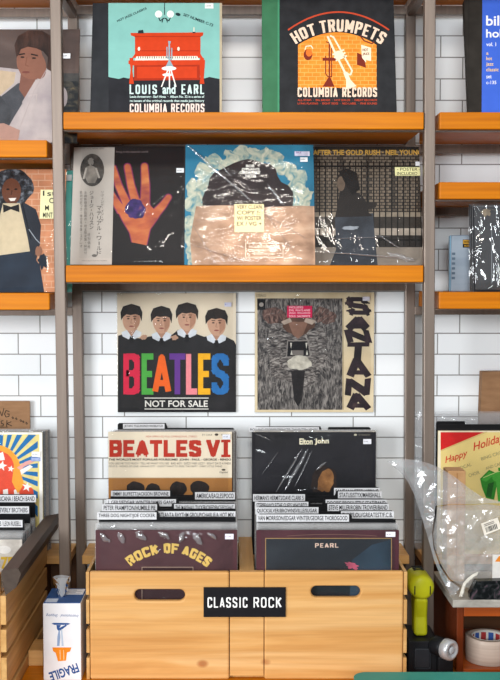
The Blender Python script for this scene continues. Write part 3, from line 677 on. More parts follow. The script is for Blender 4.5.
def obi_extra(root, pl):
    mb = MB(); A = Art(mb, pl.P, -0.0002, .0001)
    (a0, c1), (a1, c0) = pl.P(73.2, 147.6), pl.P(111, 300)
    mb.box((a0, -.0004, c0 + .001), (a1, -.0016, pl.h - .003), ink('bcb4ab', .6, .05, 20)); A.y = -.0017
    dk, g = ink('2f2c2b'), ink('6b6661')
    A.ell(92.3, 171, 12, 16.3, mottle('print_oval_photo', [(0.35, '2b2828'), (0.6, '59544f'), (0.8, '8d8780')], (45, 45, 45), 5, .5), 1)
    A.ell(91, 162.5, 3, 3.6, ink('9a938b'), 2, wob=.2, seed=3); A.poly([(86, 168), (91, 166), (96, 168.5), (98.5, 177), (95, 184), (88, 184), (84.5, 177)], ink('8d867e', .6, .3, 60), 2); A.line([(86.5, 169), (83.6, 180)], 1.8, ink('b0a9a0'), 3); A.line([(96, 169), (99.5, 179)], 1.8, ink('b0a9a0'), 3)
    def col(t, x, y0, h, w, m):
        for i, ch in enumerate(t):
            ya = y0 + i * h
            if ch == 'ー': A.rect(x - w * .08, ya + h * .08, x + w * .08, ya + h * .8, m, 2)
            elif ch == '・': A.ell(x, ya + h * .42, w * .13, w * .13, m, 2, n=8)
            elif ch in 'ィッョ': A.text(ch, x - w * .2, ya + h * .16, x + w * .42, ya + h * .76, m, 2, .0)
            elif ch == 'リ': A.text(ch, x - w * .36, ya, x + w * .36, ya + h * .84, m, 2, .0)
            else: A.text(ch, x - w / 2, ya, x + w / 2, ya + h * .84, m, 2, .0)
    col('リヴィング・イン・ザ', 102.4, 192, 3.1, 2.8, dk); col('マテリアル・ワールド', 99.2, 207, 5.0, 4.6, dk)
    col('ジョージ・ハリスン', 91.6, 192, 4.3, 4.0, dk); col('全曲新録音の話題作・完全限定盤・解説付', 85.6, 192, 3.35, 2.7, g); col('歌詞対訳つき・帯付見本盤・ステレオ', 81.2, 192, 3.35, 2.5, g); col('特別価格', 89, 234, 4, 2.8, g)
    A.text('STEREO LIVING RECORD SERIES', 80, 148.8, 104, 150.2, g, 2); A.ell(94.5, 256.5, 2.6, 1.4, g, 2); A.text('TOKYO JAPAN  RECORD  EAS-80840', 82, 261.2, 107, 262.4, g, 2)
    mb.build('paper_band', root, local=True, label='pale paper band with vertical Japanese lettering')
pl = Plane(72.2, 203, 147, 2.537, SZ['c', 1], tilt=15)
r = sleeve('black sleeve with a big orange hand and a pale Japanese paper band', pl, BLACK, art_hand, film=FILM, crease=.0015, stickers=[(176.5, 169.5, 184, 174, 'e9ecef', ['', '24.99', ''], '555')])
obi_extra(r, pl)
# 7 pale curls
def art_curls(A):
    A.rect(180, 140, 320, 278, mottle('print_teal_blue', [(0.3, '1e6d8c'), (0.7, '3489a8')], (9, 9, 9), 3, .5), 0)
    cl = mottle('print_cream_curls', [(0.3, '4f8a9a'), (0.48, 'a9b5a6'), (0.7, 'd6d2bc')], (44, 44, 44), 5, .55, 1.5)
    random.seed(11)
    for i in range(46):
        a = pi * 1.02 + pi * .98 * i / 45; rr = 50 + random.uniform(-5, 7)
        A.ell(249 + 1.06 * rr * cos(a), 207 + 1.0 * rr * sin(a), random.uniform(5, 9), random.uniform(4, 7), cl, 1 + i % 3, n=14, wob=.3, seed=i * 1.3, ang=random.uniform(0, 3))
    for i in range(14): A.ell(194 + random.uniform(-5, 7), 205 + i * 4.6, random.uniform(5, 9), random.uniform(5, 8), cl, 2, n=12, wob=.3, seed=i)
    for i in range(9): A.ell(302 + random.uniform(-5, 3), 196 + i * 3, random.uniform(6, 9), random.uniform(5, 8), cl, 2, n=12, wob=.3, seed=i + 40)
    dk = mottle('print_dark_dome', [(0.35, '241a1b'), (0.65, '33282a'), (0.85, '4a3d3b')], (22, 22, 22), 5, .5)
    A.ell(248, 207, 45, 45, dk, 5, wob=.12, seed=9, n=40)
    A.poly([(196, 207), (225, 206), (262, 208), (300, 206.5), (316, 207), (316, 278), (192, 278), (190, 240)], mottle('print_bronze_glare', [(0.3, '8f6f58'), (0.55, 'bd9a80'), (0.8, 'dcc2a8')], (18, 18, 30), 5, .45), 6)  # sunlight and film glare painted into the lower half of the print
    w = ink('e9e4da')
    for i, (t, a, b) in enumerate((('BOB', 246, 254.5), ("DYLAN'S", 242, 259.5), ('GREATEST', 239.5, 260.5), ('HITS', 245.5, 255.5))): A.text(t, a, 165.4 + i * 3.3, b, 168.3 + i * 3.3, ink('f6f2ea'), 8, .04)
    A.line([(245.5, 244), (283, 244), (283, 258), (245.5, 258), (245.5, 244)], .6, ink('efe3cf'), 8)
    A.text('INCLUDES FULL COLOR', 249, 246.3, 280, 248.6, ink('efe3cf'), 8, .02); A.text('FRAMEABLE POSTER', 251, 249.9, 278, 252.2, ink('efe3cf'), 8, .02); A.text('STEREO RECORD', 254, 253.6, 275, 255.6, ink('efe3cf'), 8, .02)
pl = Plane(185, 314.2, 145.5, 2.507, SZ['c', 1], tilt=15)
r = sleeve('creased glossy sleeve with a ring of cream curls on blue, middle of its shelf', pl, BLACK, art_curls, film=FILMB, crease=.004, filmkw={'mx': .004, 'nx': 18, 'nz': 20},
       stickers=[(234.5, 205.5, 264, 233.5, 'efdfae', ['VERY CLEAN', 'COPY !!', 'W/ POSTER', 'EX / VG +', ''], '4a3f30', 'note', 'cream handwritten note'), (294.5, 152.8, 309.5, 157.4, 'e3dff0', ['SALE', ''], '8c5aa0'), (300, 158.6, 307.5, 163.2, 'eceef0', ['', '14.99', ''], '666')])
folds(r, pl, [((187.5, 147), (231, 185), 3.0), ((214, 160), (232, 178), 1.6), ((226, 180), (252, 203), 2.6), ((268, 186), (284, 207), 3.2), ((190, 245), (240, 262), 1.2), ((262, 214), (306, 240), 1.4), ((255, 200), (300, 262), 1.0), ((192, 225), (215, 262), 1.0)], y0=-.006)
# 8 walker by the fence
def art_fence(A):
    A.rect(285, 140, 425, 278, mottle('print_dark_grey', [(0.4, '1d1a17'), (0.8, '2a2622')], (12, 12, 12), 4, .5), 0)
    tan = ink('77695a', .6, .25, 14)
    for j in range(24):
        y = 151.6 + j * 3.05
        for i in range(22):
            x = 312 + i * 5.2 + (j % 2) * 2.6
            A.rect(x, y, x + 4.4, y + 2.25, tan if (i * 7 + j * 5) % 5 else ink('4c433a', .6, .2), 1)
    A.rect(285, 213, 425, 217.5, ink('8f8272', .6, .2), 2); A.rect(285, 217.5, 425, 229, ink('39332e', .6, .2), 2); A.rect(285, 229, 425, 236, ink('a3978a', .6, .2), 2); A.rect(285, 236, 425, 248, ink('2a2623', .6, .2), 2)
    A.rect(285, 248, 425, 278, ink('857b70', .6, .2, 14), 2)
    bl = ink('14110f')
    for i in range(19): A.rect(313 + i * 6.0, 162, 314.2 + i * 6.0, 247.5, bl, 3)
    A.rect(285, 166.8, 425, 168.2, bl, 3); A.rect(285, 240, 425, 241.6, bl, 3)
    pr = mottle('print_walker_coat', [(0.4, '1d1816'), (0.8, '2f2722')], (14, 14, 14), 4, .5)
    pr2 = mottle('print_walker_sunlit', [(0.4, '2b2f36'), (0.7, '474d57'), (0.85, '5d6572')], (14, 14, 14), 4, .5)  # walker's lower half, sunlight painted in as a lighter blue grey
    A.poly([(335, 216), (373, 214), (375, 240), (378, 278), (334, 278), (330, 268), (336, 250)], pr2, 5)
    A.poly([(341, 188), (350, 190), (362, 196), (366, 203), (376, 203), (376, 208), (366, 211), (373, 217), (335, 218)], pr, 6)
    A.ell(347, 182, 10.5, 11.5, pr, 6, wob=.1, seed=3); A.ell(341, 184.5, 4, 7.5, ink('6b5a4c', .6, .2), 7)
    A.poly([(338, 172), (348, 169), (357, 174), (360, 190), (352, 196), (346, 186), (342, 178)], ink('1a1513', .6, .3, 40), 8)
    A.ell(350, 229, 8, 1.8, ink('9aa0a8', .6, .3, 50), 7, wob=.4, seed=2)
    A.text('AFTER THE GOLD RUSH · NEIL YOUNG', 313, 150.6, 422, 155.8, ink('d0a24a'), 8, .035)
pl = Plane(290, 421, 147.5, 2.541, SZ['c', 1], tilt=15)
r = sleeve('dark sleeve of a walker before iron railings, with a small yellow poster sticker', pl, BLACK, art_fence, film=FILM, crease=.003, filmkw={'nx': 14, 'nz': 16},
       stickers=[(394.5, 168.5, 422, 177, 'e4e0a6', ['- POSTER -', 'INCLUDED'], '3b392c', 'note', 'yellow poster note'), (415, 163, 421.5, 167.2, 'eceef0', ['', ''], '666')])
folds(r, pl, [((319, 253), (417, 260), 1.8), ((388, 254), (414, 262), 5), ((336, 240), (390, 238), 1.2), ((378, 236), (400, 250), 1.4)], y0=-.005)
# ------------------------------------------------------------------ two sleeves hung on the tiles
def art_four(A):
    A.rect(110, 288, 240, 416, ink('e6d8c0', .55, .05, 8), 0)
    blk = mottle('print_black_jumpers', [(0.4, '171618'), (0.8, '29272a')], (14, 14, 14), 4, .5)
    top = [(118, 336), (124, 334), (131, 337.5), (143, 339), (148, 337), (156, 335.5), (165, 337), (172, 335), (178, 330), (186, 333), (196, 334), (204, 337), (210, 336), (216, 340), (226, 337), (234, 341), (236, 345)]
    A.poly(top + [(238, 416), (114, 416)], blk, 1)
    hair = mottle('print_dark_hair', [(0.4, '1b1513'), (0.8, '32241e')], (50, 50, 20), 5, .5)
    for i, (x, y, rx, ry, tilt) in enumerate(((131.5, 319.5, 8.8, 12.4, .08), (161.5, 321.5, 8.7, 12.4, -.05), (187, 318, 9.2, 13.2, 0), (216.5, 323.6, 9.2, 12.8, -.12))):
        A.poly([(x - 5.5, y + 8), (x + 5.5, y + 8), (x + 5, y + 18), (x - 4, y + 18)], skin('b98d74'), 2)
        wc = ink('dfe3e8')
        A.poly([(x - 10, y + 13), (x - 4.6, y + 10.5), (x, y + 17.5), (x - 3, y + 20), (x - 9, y + 17)], wc, 3); A.poly([(x + 10, y + 13), (x + 4.6, y + 10.5), (x, y + 17.5), (x + 3, y + 20), (x + 9, y + 17)], wc, 3)
        A.poly([(x - 1.6, y + 16.8), (x + 1.6, y + 16.8), (x + 2, y + 24), (x - 2, y + 24)], BLACK, 4)
        A.ell(x, y, rx, ry, skin('cfa489'), 5, ang=tilt)
        A.poly([(x + 2, y - 6), (x + rx - .6, y - 3), (x + rx - 1, y + 5), (x + 3, y + 11), (x + 3, y + 4)], skin('b88a70'), 6)
        A.poly([(x - rx - 1.6, y + 1), (x - rx - 2.2, y - 7), (x - rx + .5, y - 13), (x, y - 15.5), (x + rx - .5, y - 13), (x + rx + 2.2, y - 7), (x + rx + 1.4, y + 2), (x + rx - .6, y - 3.6), (x + 4, y - 5.2), (x - 1, y - 4.2), (x - 5, y - 5), (x - rx + .8, y - 2.6)], hair, 7)
        for sx in (-3.2, 3.2): A.ell(x + sx, y - .6, 1.3, .7, ink('3a2a22'), 7); A.line([(x + sx - 1.8, y - 2.8), (x + sx + 1.8, y - 2.8)], .7, ink('3a2a22'), 7)
        A.line([(x, y - .4), (x - .6, y + 3.6), (x + 1, y + 4)], .6, ink('a87a62'), 7); A.ell(x, y + 7, 2.4, .8, ink('9a5a50'), 7)
    for x in (143.5, 174.5): A.ell(x, 337.5, 3.6, 2.4, skin('c39a80'), 4, wob=.3, seed=x)
    cols = ['d9274a', '53b04a', 'ee6a20', '6b3a94', 'ee8f96', 'f2b51c', '2873b4']
    xs_ = [(123.4, 139.8), (141.6, 153.4), (152.8, 170.8), (169.4, 185.4), (186, 197.2), (198, 210.4), (211.6, 228.8)]
    for ch, c, (a, b) in zip('BEATLES', cols, xs_): A.letter(ch, a, 353.6, b, 394.8, 5.6 if ch not in 'EL' else 5.2, ink(c, .5, .05), 4, sh=6.2)
    A.text('NOT FOR SALE', 145, 400.6, 207.8, 407.2, ink('eeeae2'), 4, .02)
    A.rect(144.5, 397.8, 208.6, 398.7, ink('eeeae2'), 4); A.rect(144.5, 408.8, 208.6, 409.6, ink('eeeae2'), 4)
sleeve('sleeve of four dark-haired men above big rainbow letters, hung on the tiles', Plane(117, 236, 293.4, 2.761, bottom=412.4), ink('d9cbb4'), art_four, film=FILM, crease=.0015, stickers=[(224.5, 302.6, 231.4, 306.8, 'cfd0e4', ['', '5.-', ''], '4a50a0')])
def art_roar(A):
    cr = mottle('print_old_cream', [(0.3, 'd2bd97'), (0.7, 'e6d6b4')], (14, 14, 14), 4, .55)
    A.rect(250, 288, 380, 418, cr, 0)
    gr = mottle('print_scratchboard', [(0.36, '2b2829'), (0.5, '5e5956'), (0.66, '97908a')], (150, 150, 45), 8, .5, 1.2)
    A.rect(257.4, 298.6, 342.4, 410, gr, 1)
    for i in range(220):                                            # radiating scratches
        a = 2 * pi * i / 220; r0 = 25 + (i * 7 % 23); r1 = r0 + 7 + (i * 13 % 13)
        p, q = (297.5 + r0 * .8 * cos(a), 343 + r0 * sin(a)), (297.5 + r1 * .8 * cos(a), 343 + r1 * sin(a))
        if 258.5 < q[0] < 341 and 300 < q[1] < 409: A.line([p, q], .4, ink('8b847d' if i % 2 else '393536'), 2)
    A.ell(298, 347, 31, 40, mottle('print_mane', [(0.36, '2e2a2b'), (0.5, '69625e'), (0.66, 'a9a29b')], (60, 150, 150), 8, .5, 1.2), 2, wob=.15, seed=6)
    for x in (274, 323): A.ell(x, 316, 13, 8, mottle('print_rust_scratch', [(0.36, '3a2b28'), (0.55, '6e5148'), (0.7, '96796d')], (120, 120, 60), 8, .5, 1.2), 2, wob=.25, seed=x)
    A.ell(298, 325, 15, 11, ink('5f4438', .6, .25, 40), 3, wob=.15, seed=5)
    A.poly([(288, 322), (308, 322), (303, 335), (298, 339), (293, 335)], ink('8a6655', .6, .2, 40), 4)
    A.poly([(281, 322), (290, 318), (292, 322), (284, 325)], ink('b5a394', .6, .2), 5); A.poly([(316, 321), (306, 318), (304, 322), (312, 325)], ink('b5a394', .6, .2), 5)
    A.poly([(288.5, 342), (307, 341.5), (309.5, 356), (287, 356.5)], ink('17161a'), 5); A.line([(287.5, 341), (308.5, 340.6), (310.5, 357), (286.5, 357.4), (287.5, 341)], 1.0, ink('8f8781'), 6)
    for x in (290, 305.4): A.poly([(x, 343), (x + 2, 343), (x + 1, 349)], ink('d8d2c6'), 7)
    for x in (290.5, 306): A.poly([(x, 355), (x + 2, 355), (x + 1, 350)], ink('d8d2c6'), 7)
    A.rect(292, 350.5, 303.5, 355.5, ink('77706b'), 6)
    A.ell(299, 363.2, 12.6, 7.0, mottle('print_pale_tuft', [(0.35, 'a39d90'), (0.7, 'd9d3c4')], (60, 60, 60), 5, .55), 6, wob=.12, seed=8)
    A.poly([(291, 371), (305, 371), (302, 400), (298, 407), (294, 400)], ink('221f20', .6, .3, 60), 5)
    A.rect(257.2, 299.4, 265.5, 310, BLACK, 3); A.ell(261.4, 304.8, 2.2, 2.2, ink('a09890'), 4); A.text('STEREO', 256.4, 294.6, 266, 297, ink('6b5d48'), 3)
    ltr = mottle('print_brown_black', [(0.35, '1b1416'), (0.6, '32222a'), (0.85, '5f4a44')], (30, 30, 30), 4, .5)
    ys = [298.5, 315.5, 330.5, 342.5, 359.5, 378.5, 394.5, 411]
    for i, ch in enumerate('SANTANA'):
        y0, y1 = ys[i], ys[i + 1] - .6
        sw = 7.4
        def W(x, y, y0=y0, y1=y1, i=i):
            v = (y - y0) / (y1 - y0); return (x + (v - .5) * 3.2 * (1 if i % 2 == 0 else -.4) , y + 1.4 * sin((x - 345) / 24 * pi) * (1 if i % 2 else -1))
        A.letter(ch, 345.4, y0 - .2, 370.4, y1 + 1.2, sw, ltr, 4, warp=W, sh=4.4)
    A.rect(342.8, 298.6, 343.4, 410, ink('8f7c5c'), 3)
sleeve('cream-bordered sleeve with a grey scratchy beast and a column of dark letters, hung on tiles', Plane(255, 374.4, 292.6, 2.761, bottom=412.4), ink('cdb992'), art_roar, film=FILM, crease=.0015,
       stickers=[(287, 306, 312, 317.8, 'c8204e', ['INCLUDES', 'EVIL WAYS AND', 'JINGO  PERSUASION', 'SOUL SACRIFICE'], 'f6c9d3', 'title_sticker', 'crimson sticker'), (362.5, 296.8, 369.5, 301, 'cfcbd4', ['', '9.-', ''], '7a70a0')])
# ------------------------------------------------------------------ front sleeves of the bins
def art_six(A):
    A.rect(100, 428, 240, 492, ink('e6d9c2', .55, .04, 10), 0)
    A.rect(100, 478, 236, 560, mottle('print_tan_backdrop', [(0.3, '96642f'), (0.7, 'b07a41')], (6, 6, 6), 3, .5), 1); A.rect(108.4, 477.6, 231.4, 478.3, ink('c8b595'), 2)
    hair = mottle('print_dark_hair', [(0.4, '1b1513'), (0.8, '32241e')], (50, 50, 20), 5, .5)
    for x, y, rx in ((135.5, 489, 9), (153, 491, 7.5), (178.5, 489, 8.5), (199.5, 488.4, 9.5)): A.ell(x, y, rx, 7.4, hair, 3, wob=.1, seed=x); A.ell(x, y + 6, rx * .7, 8, skin('b58565'), 2)
    rd = ink('b8321f', .5, .06)
    A.word('BEATLES', 109.4, 440.2, 201.4, 457.2, 4.2, rd, 3, .8, gap=.1, sh=3.9); A.word('V', 206.6, 440, 219.6, 457.4, 4.0, rd, 3, 2.4, sh=2.6); A.rect(223.6, 440, 228, 457.4, rd, 3); A.rect(221.2, 440, 230.4, 442.6, rd, 4); A.rect(221.2, 454.8, 230.4, 457.4, rd, 4)
    dk = ink('4d4238')
    A.text('THE WORLD\'S MOST POPULAR FOURSOME!  JOHN - PAUL - GEORGE - RINGO', 108.6, 458.6, 231.2, 461.4, dk, 3, .035)
    A.text('YOU LIKE ME TOO MUCH · TELL ME WHAT YOU SEE · BAD BOY · DIZZY MISS LIZZY · EIGHT DAYS A WEEK', 108.6, 462.6, 231.2, 464.6, dk, 3); A.text('YES IT IS · WORDS OF LOVE · KANSAS CITY · I DON\'T WANT TO SPOIL THE PARTY · EVERY LITTLE THING', 108.6, 465.6, 222, 467.4, dk, 3)
    A.text('NEW IMPROVED FULL DIMENSIONAL STEREO', 146, 435.8, 197, 437.6, ink('c06a58'), 3); A.text('ST 2358', 202, 434.4, 212, 435.8, dk, 3); A.ell(216.5, 434.8, 1.8, 1.2, dk, 3); A.text('stereo', 221, 434.2, 229, 435.6, dk, 3)
    A.ell(223.5, 470, 2, .9, dk, 3); A.text('Capitol', 219.5, 471.6, 228, 473.8, dk, 3, .01, .2)
CLEARN = {'mx': .0015}
sleeve('cream and tan sleeve with big red letters, at the back of the left bin half', Plane(107.6, 232, 432, 2.648, ZL), ink('e6d9c2'), art_six, film=FILM, crease=.0012, stickers=[(222.5, 434.4, 230.4, 439.2, 'dcdde6', ['', '19.99', ''], '6f7080')])
def art_streaks(A):
    A.rect(245, 428, 385, 560, mottle('print_smoky_black', [(0.35, '17161a'), (0.65, '25242a'), (0.85, '38333a')], (5, 5, 9), 4, .4), 0)
    A.ell(324, 484, 13, 17, ink('2c211d', .5, .3, 30), 1, wob=.15, seed=2); A.ell(326, 481, 7.5, 12, mottle('print_amber_face', [(0.35, '6b4526'), (0.6, '9c6b3d'), (0.8, 'c99a62')], (30, 30, 30), 4, .5), 2, wob=.15, seed=7, ang=.3)
    cr = ink('f4ebcd')
    A.text('Elton', 299.4, 438.6, 312.6, 444.8, cr, 3, .035); A.text('John', 314.6, 438.6, 328.8, 445.2, cr, 3, .035)
    A.ell(355.4, 435, 1.6, 1.0, ink('bdb6a0'), 3); A.text('STEREO', 358.6, 434.4, 370, 435.8, ink('8d877a'), 3)
pl = Plane(252, 376.6, 432.4, 2.648, ZL)
r = sleeve('smoky black sleeve with small cream title, at the back of the right bin half', pl, BLACK, art_streaks, film=FILMB, crease=.003, stickers=[(363, 439, 371, 444, 'e8e8ee', ['', '7.99', ''], '6f7080')])
folds(r, pl, [((308, 449), (285, 490), 3.4), ((302, 449), (276, 492), 2.0), ((312, 451), (295, 486), 1.6), ((316, 470), (326, 462), 2.6), ((256, 434), (270, 440), 1.6), ((278, 452), (262, 474), .9)], y0=-.005)
def art_rock(A):
    A.rect(90, 526, 240, 690, mottle('print_maroon', [(0.35, '4a2c31'), (0.7, '5c393d')], (7, 7, 7), 3, .45), 0)
    W = arc_warp(128, 208, 553.5, 15.5); y = ink('e8c46a')
    A.word('ROCK', 128, 543.4, 159, 553.6, 2.4, y, 3, gap=.14, warp=W); A.word('OF', 164, 543.4, 177.5, 553.6, 2.4, y, 3, gap=.16, warp=W); A.word('AGES', 181.5, 543.4, 210, 553.6, 2.4, y, 3, gap=.14, warp=W)
    A.line([(142, 600), (142, 567.4), (193, 567.4), (193, 600)], .6, ink('b39a86'), 3); A.rect(142.6, 568, 192.6, 600, ink('3a2226'), 2)
pl = Plane(94.6, 237.2, 530.5, 2.314, ZFL)
r = sleeve('maroon sleeve with arched yellow letters at the front of the left bin half', pl, ink('523338'), art_rock, film=FILMB, crease=.003, filmkw={'mx': .0012}, stickers=[(225, 533.6, 233.6, 539, 'e6e1ee', ['', '11.99', ''], '8a7a90')])
folds(r, pl, [((101, 532.5), (110, 542), 5), ((118, 532.5), (124, 543), 6), ((136, 532), (146, 540), 6), ((158, 532.5), (170, 538), 5), ((183, 532), (180, 542), 5), ((193, 533), (202, 544), 6), ((208, 532.5), (216, 539), 4)], y0=-.0048)
def art_pearl(A):
    A.rect(250, 524, 405, 690, mottle('print_plum', [(0.35, '47262e'), (0.7, '5a323a')], (7, 7, 7), 3, .45), 0)
    A.rect(266, 539, 391, 690, mottle('print_dark_slate', [(0.3, '1c1f24'), (0.6, '2c3138'), (0.85, '444a50')], (5, 5, 8), 5, .45), 1)
    A.poly([(391, 540), (391, 690), (345, 690), (352, 560), (372, 545)], mottle('print_slate_blue', [(0.35, '24313d'), (0.7, '3f5568')], (6, 6, 6), 4, .45), 2)
    A.line([(265.6, 600), (265.6, 538.6), (391.4, 538.6), (391.4, 600)], .8, ink('ad8a5b'), 4)
    A.word('PEARL', 315, 543.4, 338.4, 547.8, 1.2, ink('e5c6b4'), 4, .5, gap=.3, sh=.8)
    A.ell(352, 566, 7, 3, ink('c05a72', .5, .3, 40), 4, wob=.4, seed=3, ang=.35)
    A.line([(287 + i * 3.2, 536.2 - 1.6 * (1 - ((i - 14) / 14) ** 2)) for i in range(29)], .4, ink('8d6a5b'), 4)
sleeve('plum-bordered sleeve with a dark panel at the front of the right bin half', Plane(256.5, 400.3, 530.5, 2.314, ZFL), ink('4f2b33'), art_pearl, film=FILM, crease=.002, filmkw={'mx': .0012}, stickers=[(385.5, 531.6, 395, 536.6, 'ece8f0', ['', '8.99', ''], '8a7a90')])
# ------------------------------------------------------------------ packed sleeves (one kind, copied)
def copy_tree(o, loc, rotz=0, label=None, group=None):
    c = o.copy(); COL.objects.link(c); c.location = loc; c.rotation_euler = (o.rotation_euler.x, 0, rotz)
    if label: c['label'] = label
    if group: c['group'] = group
    for ch in o.children:
        k = ch.copy(); COL.objects.link(k); k.parent = c
        for g in ch.children:
            h = g.copy(); COL.objects.link(h); h.parent = k
    return c
def pack_proto(h_, film, wd=.3125, ht=.3125, top=.013):
    root = empty('record_sleeve', (0, 0, 0), 'x', 'record sleeve')
    mb = MB(); mb.box((-wd / 2, 0, 0), (wd / 2, .0034, ht), ink(h_, .6, .2, 30), .0008); mb.build('sleeve', root, local=True)
    if film: film_mesh(wd, ht, .0034, PACKF, mx=.0028, top=top, seed=random.random() * 20, nx=6, nz=6).build('plastic_cover', root, local=True)
    return root
PROT = [pack_proto(c, True) for c in ('7a6658', '3c4048', 'a39a8c', '5a3a34', '46564e')] + [pack_proto(c, True, top=.003) for c in ('8a7868', '4c5058', 'b3aa9c', '5a4a44', 'c8bda8')]
used = set()
def pack(xc, d, z0, label, group, rz=0.0, i=None, off_=0):
    i = random.randrange(5) + off_ if i is None else i
    loc = (xc, Y(d), z0 + .0006)
    if i not in used:
        used.add(i); o = PROT[i]; o.location = loc; o.rotation_euler = (0, 0, rz); o['label'] = label; o['group'] = group
    else: copy_tree(PROT[i], loc, rz, label, group)
random.seed(21)
xcl, xcr = (at(94.6, 560, 2.308).x + at(237.2, 560, 2.308).x) / 2, (at(256.5, 560, 2.308).x + at(400.3, 560, 2.308).x) / 2
GA, GB = 'plastic covered sleeves packed in the left bin half', 'plastic covered sleeves packed in the right bin half'
LA, LB = 'plastic covered sleeve packed edge to edge in the left half of the double bin', 'plastic covered sleeve packed edge to edge in the right half of the double bin'
cardsL = [2.362, 2.382, 2.452, 2.466, 2.505, 2.590, 2.612]
cardsR = [2.350, 2.380, 2.417, 2.450, 2.474, 2.498, 2.560, 2.592, 2.610]
for xc, cards, la, g in ((xcl, cardsL, LA, GA), (xcr, cardsR, LB, GB)):
    d = 2.3245
    while d < 2.606:
        if min(abs(d - c) for c in cards) > .0075: pack(xc + random.uniform(-.0012, .0012), d, ZFL, la, g)
        d += .0078 if d < 2.345 else .0125
for xc, la, g, off in (((at(107.6, 480, 2.648).x + at(232, 480, 2.648).x) / 2, 'sleeve edge showing behind the cream and tan sleeve with red letters', 'sleeves behind the cream sleeve', .006), ((at(252, 480, 2.648).x + at(376.6, 480, 2.648).x) / 2, 'sleeve edge showing behind the smoky black sleeve', 'sleeves behind the smoky sleeve', .002)):
    for k in range(5): pack(xc + off * (1 + k * .35) + random.uniform(-.002, .002), 2.661 + k * .0085, ZL, la, g, off_=5)
# ------------------------------------------------------------------ black divider cards with typed labels
def card(d, top, l0, l1, txt, side, label, group, z0, xc, lh=7.4, tab=None, w=.311, second=None):
    """l0..l1: photo columns of the white label; the black tab is raised on one side of the card"""
    zt_ = zt(top, d); x0, x1 = at(l0, top, d).x, at(l1, top, d).x
    root = empty('divider_card', (xc, Y(d), z0 + .0004), label, 'divider card', group)
    h = zt_ - z0; step = .0125; hw = w / 2; a0, a1 = max(-hw, x0 - xc - .004), min(hw, x1 - xc + .004)
    if side == 'l': pts = [(-hw, 0), (hw, 0), (hw, h - step), (a1 + .004, h - step), (a1, h), (-hw + .004, h), (-hw, h - .004)]
    elif side == 'r': pts = [(-hw, 0), (hw, 0), (hw, h - .004), (hw - .004, h), (a0, h), (a0 - .004, h - step), (-hw, h - step)]
    else: pts = [(-hw, 0), (hw, 0), (hw, h - .003), (hw - .003, h), (-hw + .003, h), (-hw, h - .003)]
    MB().prism(pts, 0, .0012, ink('141416', .45, .1)).build('card', root, local=True)
    if not txt: return root
    f = FPX / d
    mb = MB(); zz1 = h - .0018; zz0 = zz1 - lh / f
    mb.box((x0 - xc, -.0001, zz0), (x1 - xc, -.0005, zz1), ink('d9d9db', .6, .08, 40))
    A = Art(mb, lambda px, py: (px / 1000.0, py / 1000.0), -.0006)
    A.text(txt, (x0 - xc + .0035) * 1000, zz1 * 1000 - 3.1, (x1 - xc - .0035) * 1000, zz0 * 1000 + 3.1, ink('26262a'), 1, .015)
    mb.build('label', root, local=True, label='white typed label strip')
    return root
GC = 'black divider cards in the left bin half'; GD = 'black divider cards in the right bin half'; GE = 'black divider cards behind the upper sleeves'
cw = xcl
for a in ((2.362, 511.6, 97, 156.5, 'THREE DOG NIGHT/JOE COCKER', 'l', 'foremost and lowest left-tab divider card in the left bin half'),
          (2.382, 510.6, 157, 235.5, 'ATLANTA RHYTHM GROUP/CHARLIE/A HOT MIX', 'r', 'foremost right-tab divider card in the left bin half, with a long label'),
          (2.452, 503.6, 102.2, 157, 'PETER FRAMPTON/HUMBLE PIE', 'l', 'second left-tab divider card from the front in the left bin half'),
          (2.466, 503.4, 174, 235, 'THE MARSHALL TUCKER/CREEDENCE/FOGHAT', 'r', 'second right-tab divider card from the front in the left bin half'),
          (2.505, 498.6, 106.4, 176, 'J. GEILS/EDGAR WINTER/JAMES GANG', 'l', 'third left-tab divider card in the left bin half, its label half hidden'),
          (2.590, 491.6, 195, 235, 'AMERICA/EAGLES/POCO', 'r', 'rearmost right-tab divider card in the left bin half, with a short label'),
          (2.612, 490.2, 111, 170, 'JIMMY BUFFETT/JACKSON BROWNE', 'l', 'rearmost left-tab divider card in the left bin half, under the tan strip')): card(*a, GC, ZFL, xcl)
for a in ((2.350, 513.8, 256.4, 349, 'VAN MORRISON/EDGAR WINTER/GEORGE THOROGOOD', 'l', 'foremost divider card in the right bin half, with the longest white label'),
          (2.380, 510.6, 341, 394, 'EMMYLOU/GREATEST/F.C.B.', 'r', 'foremost right-tab divider card in the right bin half'),
          (2.417, 506.6, 255.4, 318.5, 'QUICKSILVER/BROWNSVILLE/SUGAR', 'l', 'second left-tab divider card from the front in the right bin half'),
          (2.450, 503.2, 327.4, 389, 'STEVE MILLER/ROBIN TROWER/BAND', 'r', 'second right-tab divider card from the front in the right bin half'),
          (2.474, 501.2, 255, 308.4, 'STEPPENWOLF/THE GUESS WHO/BTO', 'l', 'third left-tab divider card in the right bin half, its label mostly hidden'),
          (2.498, 499.0, 325.6, 387, 'DOOBIE BROS/LITTLE FEAT/BAND', 'r', 'third right-tab divider card from the front in the right bin half'),
          (2.560, 493.6, 253, 305, 'HERMAN\'S HERMITS/DAVE CLARK 5', 'l', 'rearmost left-tab divider card in the right bin half'),
          (2.592, 490.8, 338, 382, 'STATUS/STYX/MARSHALL', 'r', 'right-tab divider card in the right bin half, second from the smoky black sleeve'),
          (2.610, 487.4, 334, 379.6, 'SANTANA/STEELY/PRINE', 'r', 'right-tab divider card in the right bin half, nearest the smoky black sleeve')): card(*a, GD, ZFL, xcr)
cx1 = (at(107.6, 480, 2.648).x + at(232, 480, 2.648).x) / 2; cx2 = (at(252, 480, 2.648).x + at(376.6, 480, 2.648).x) / 2
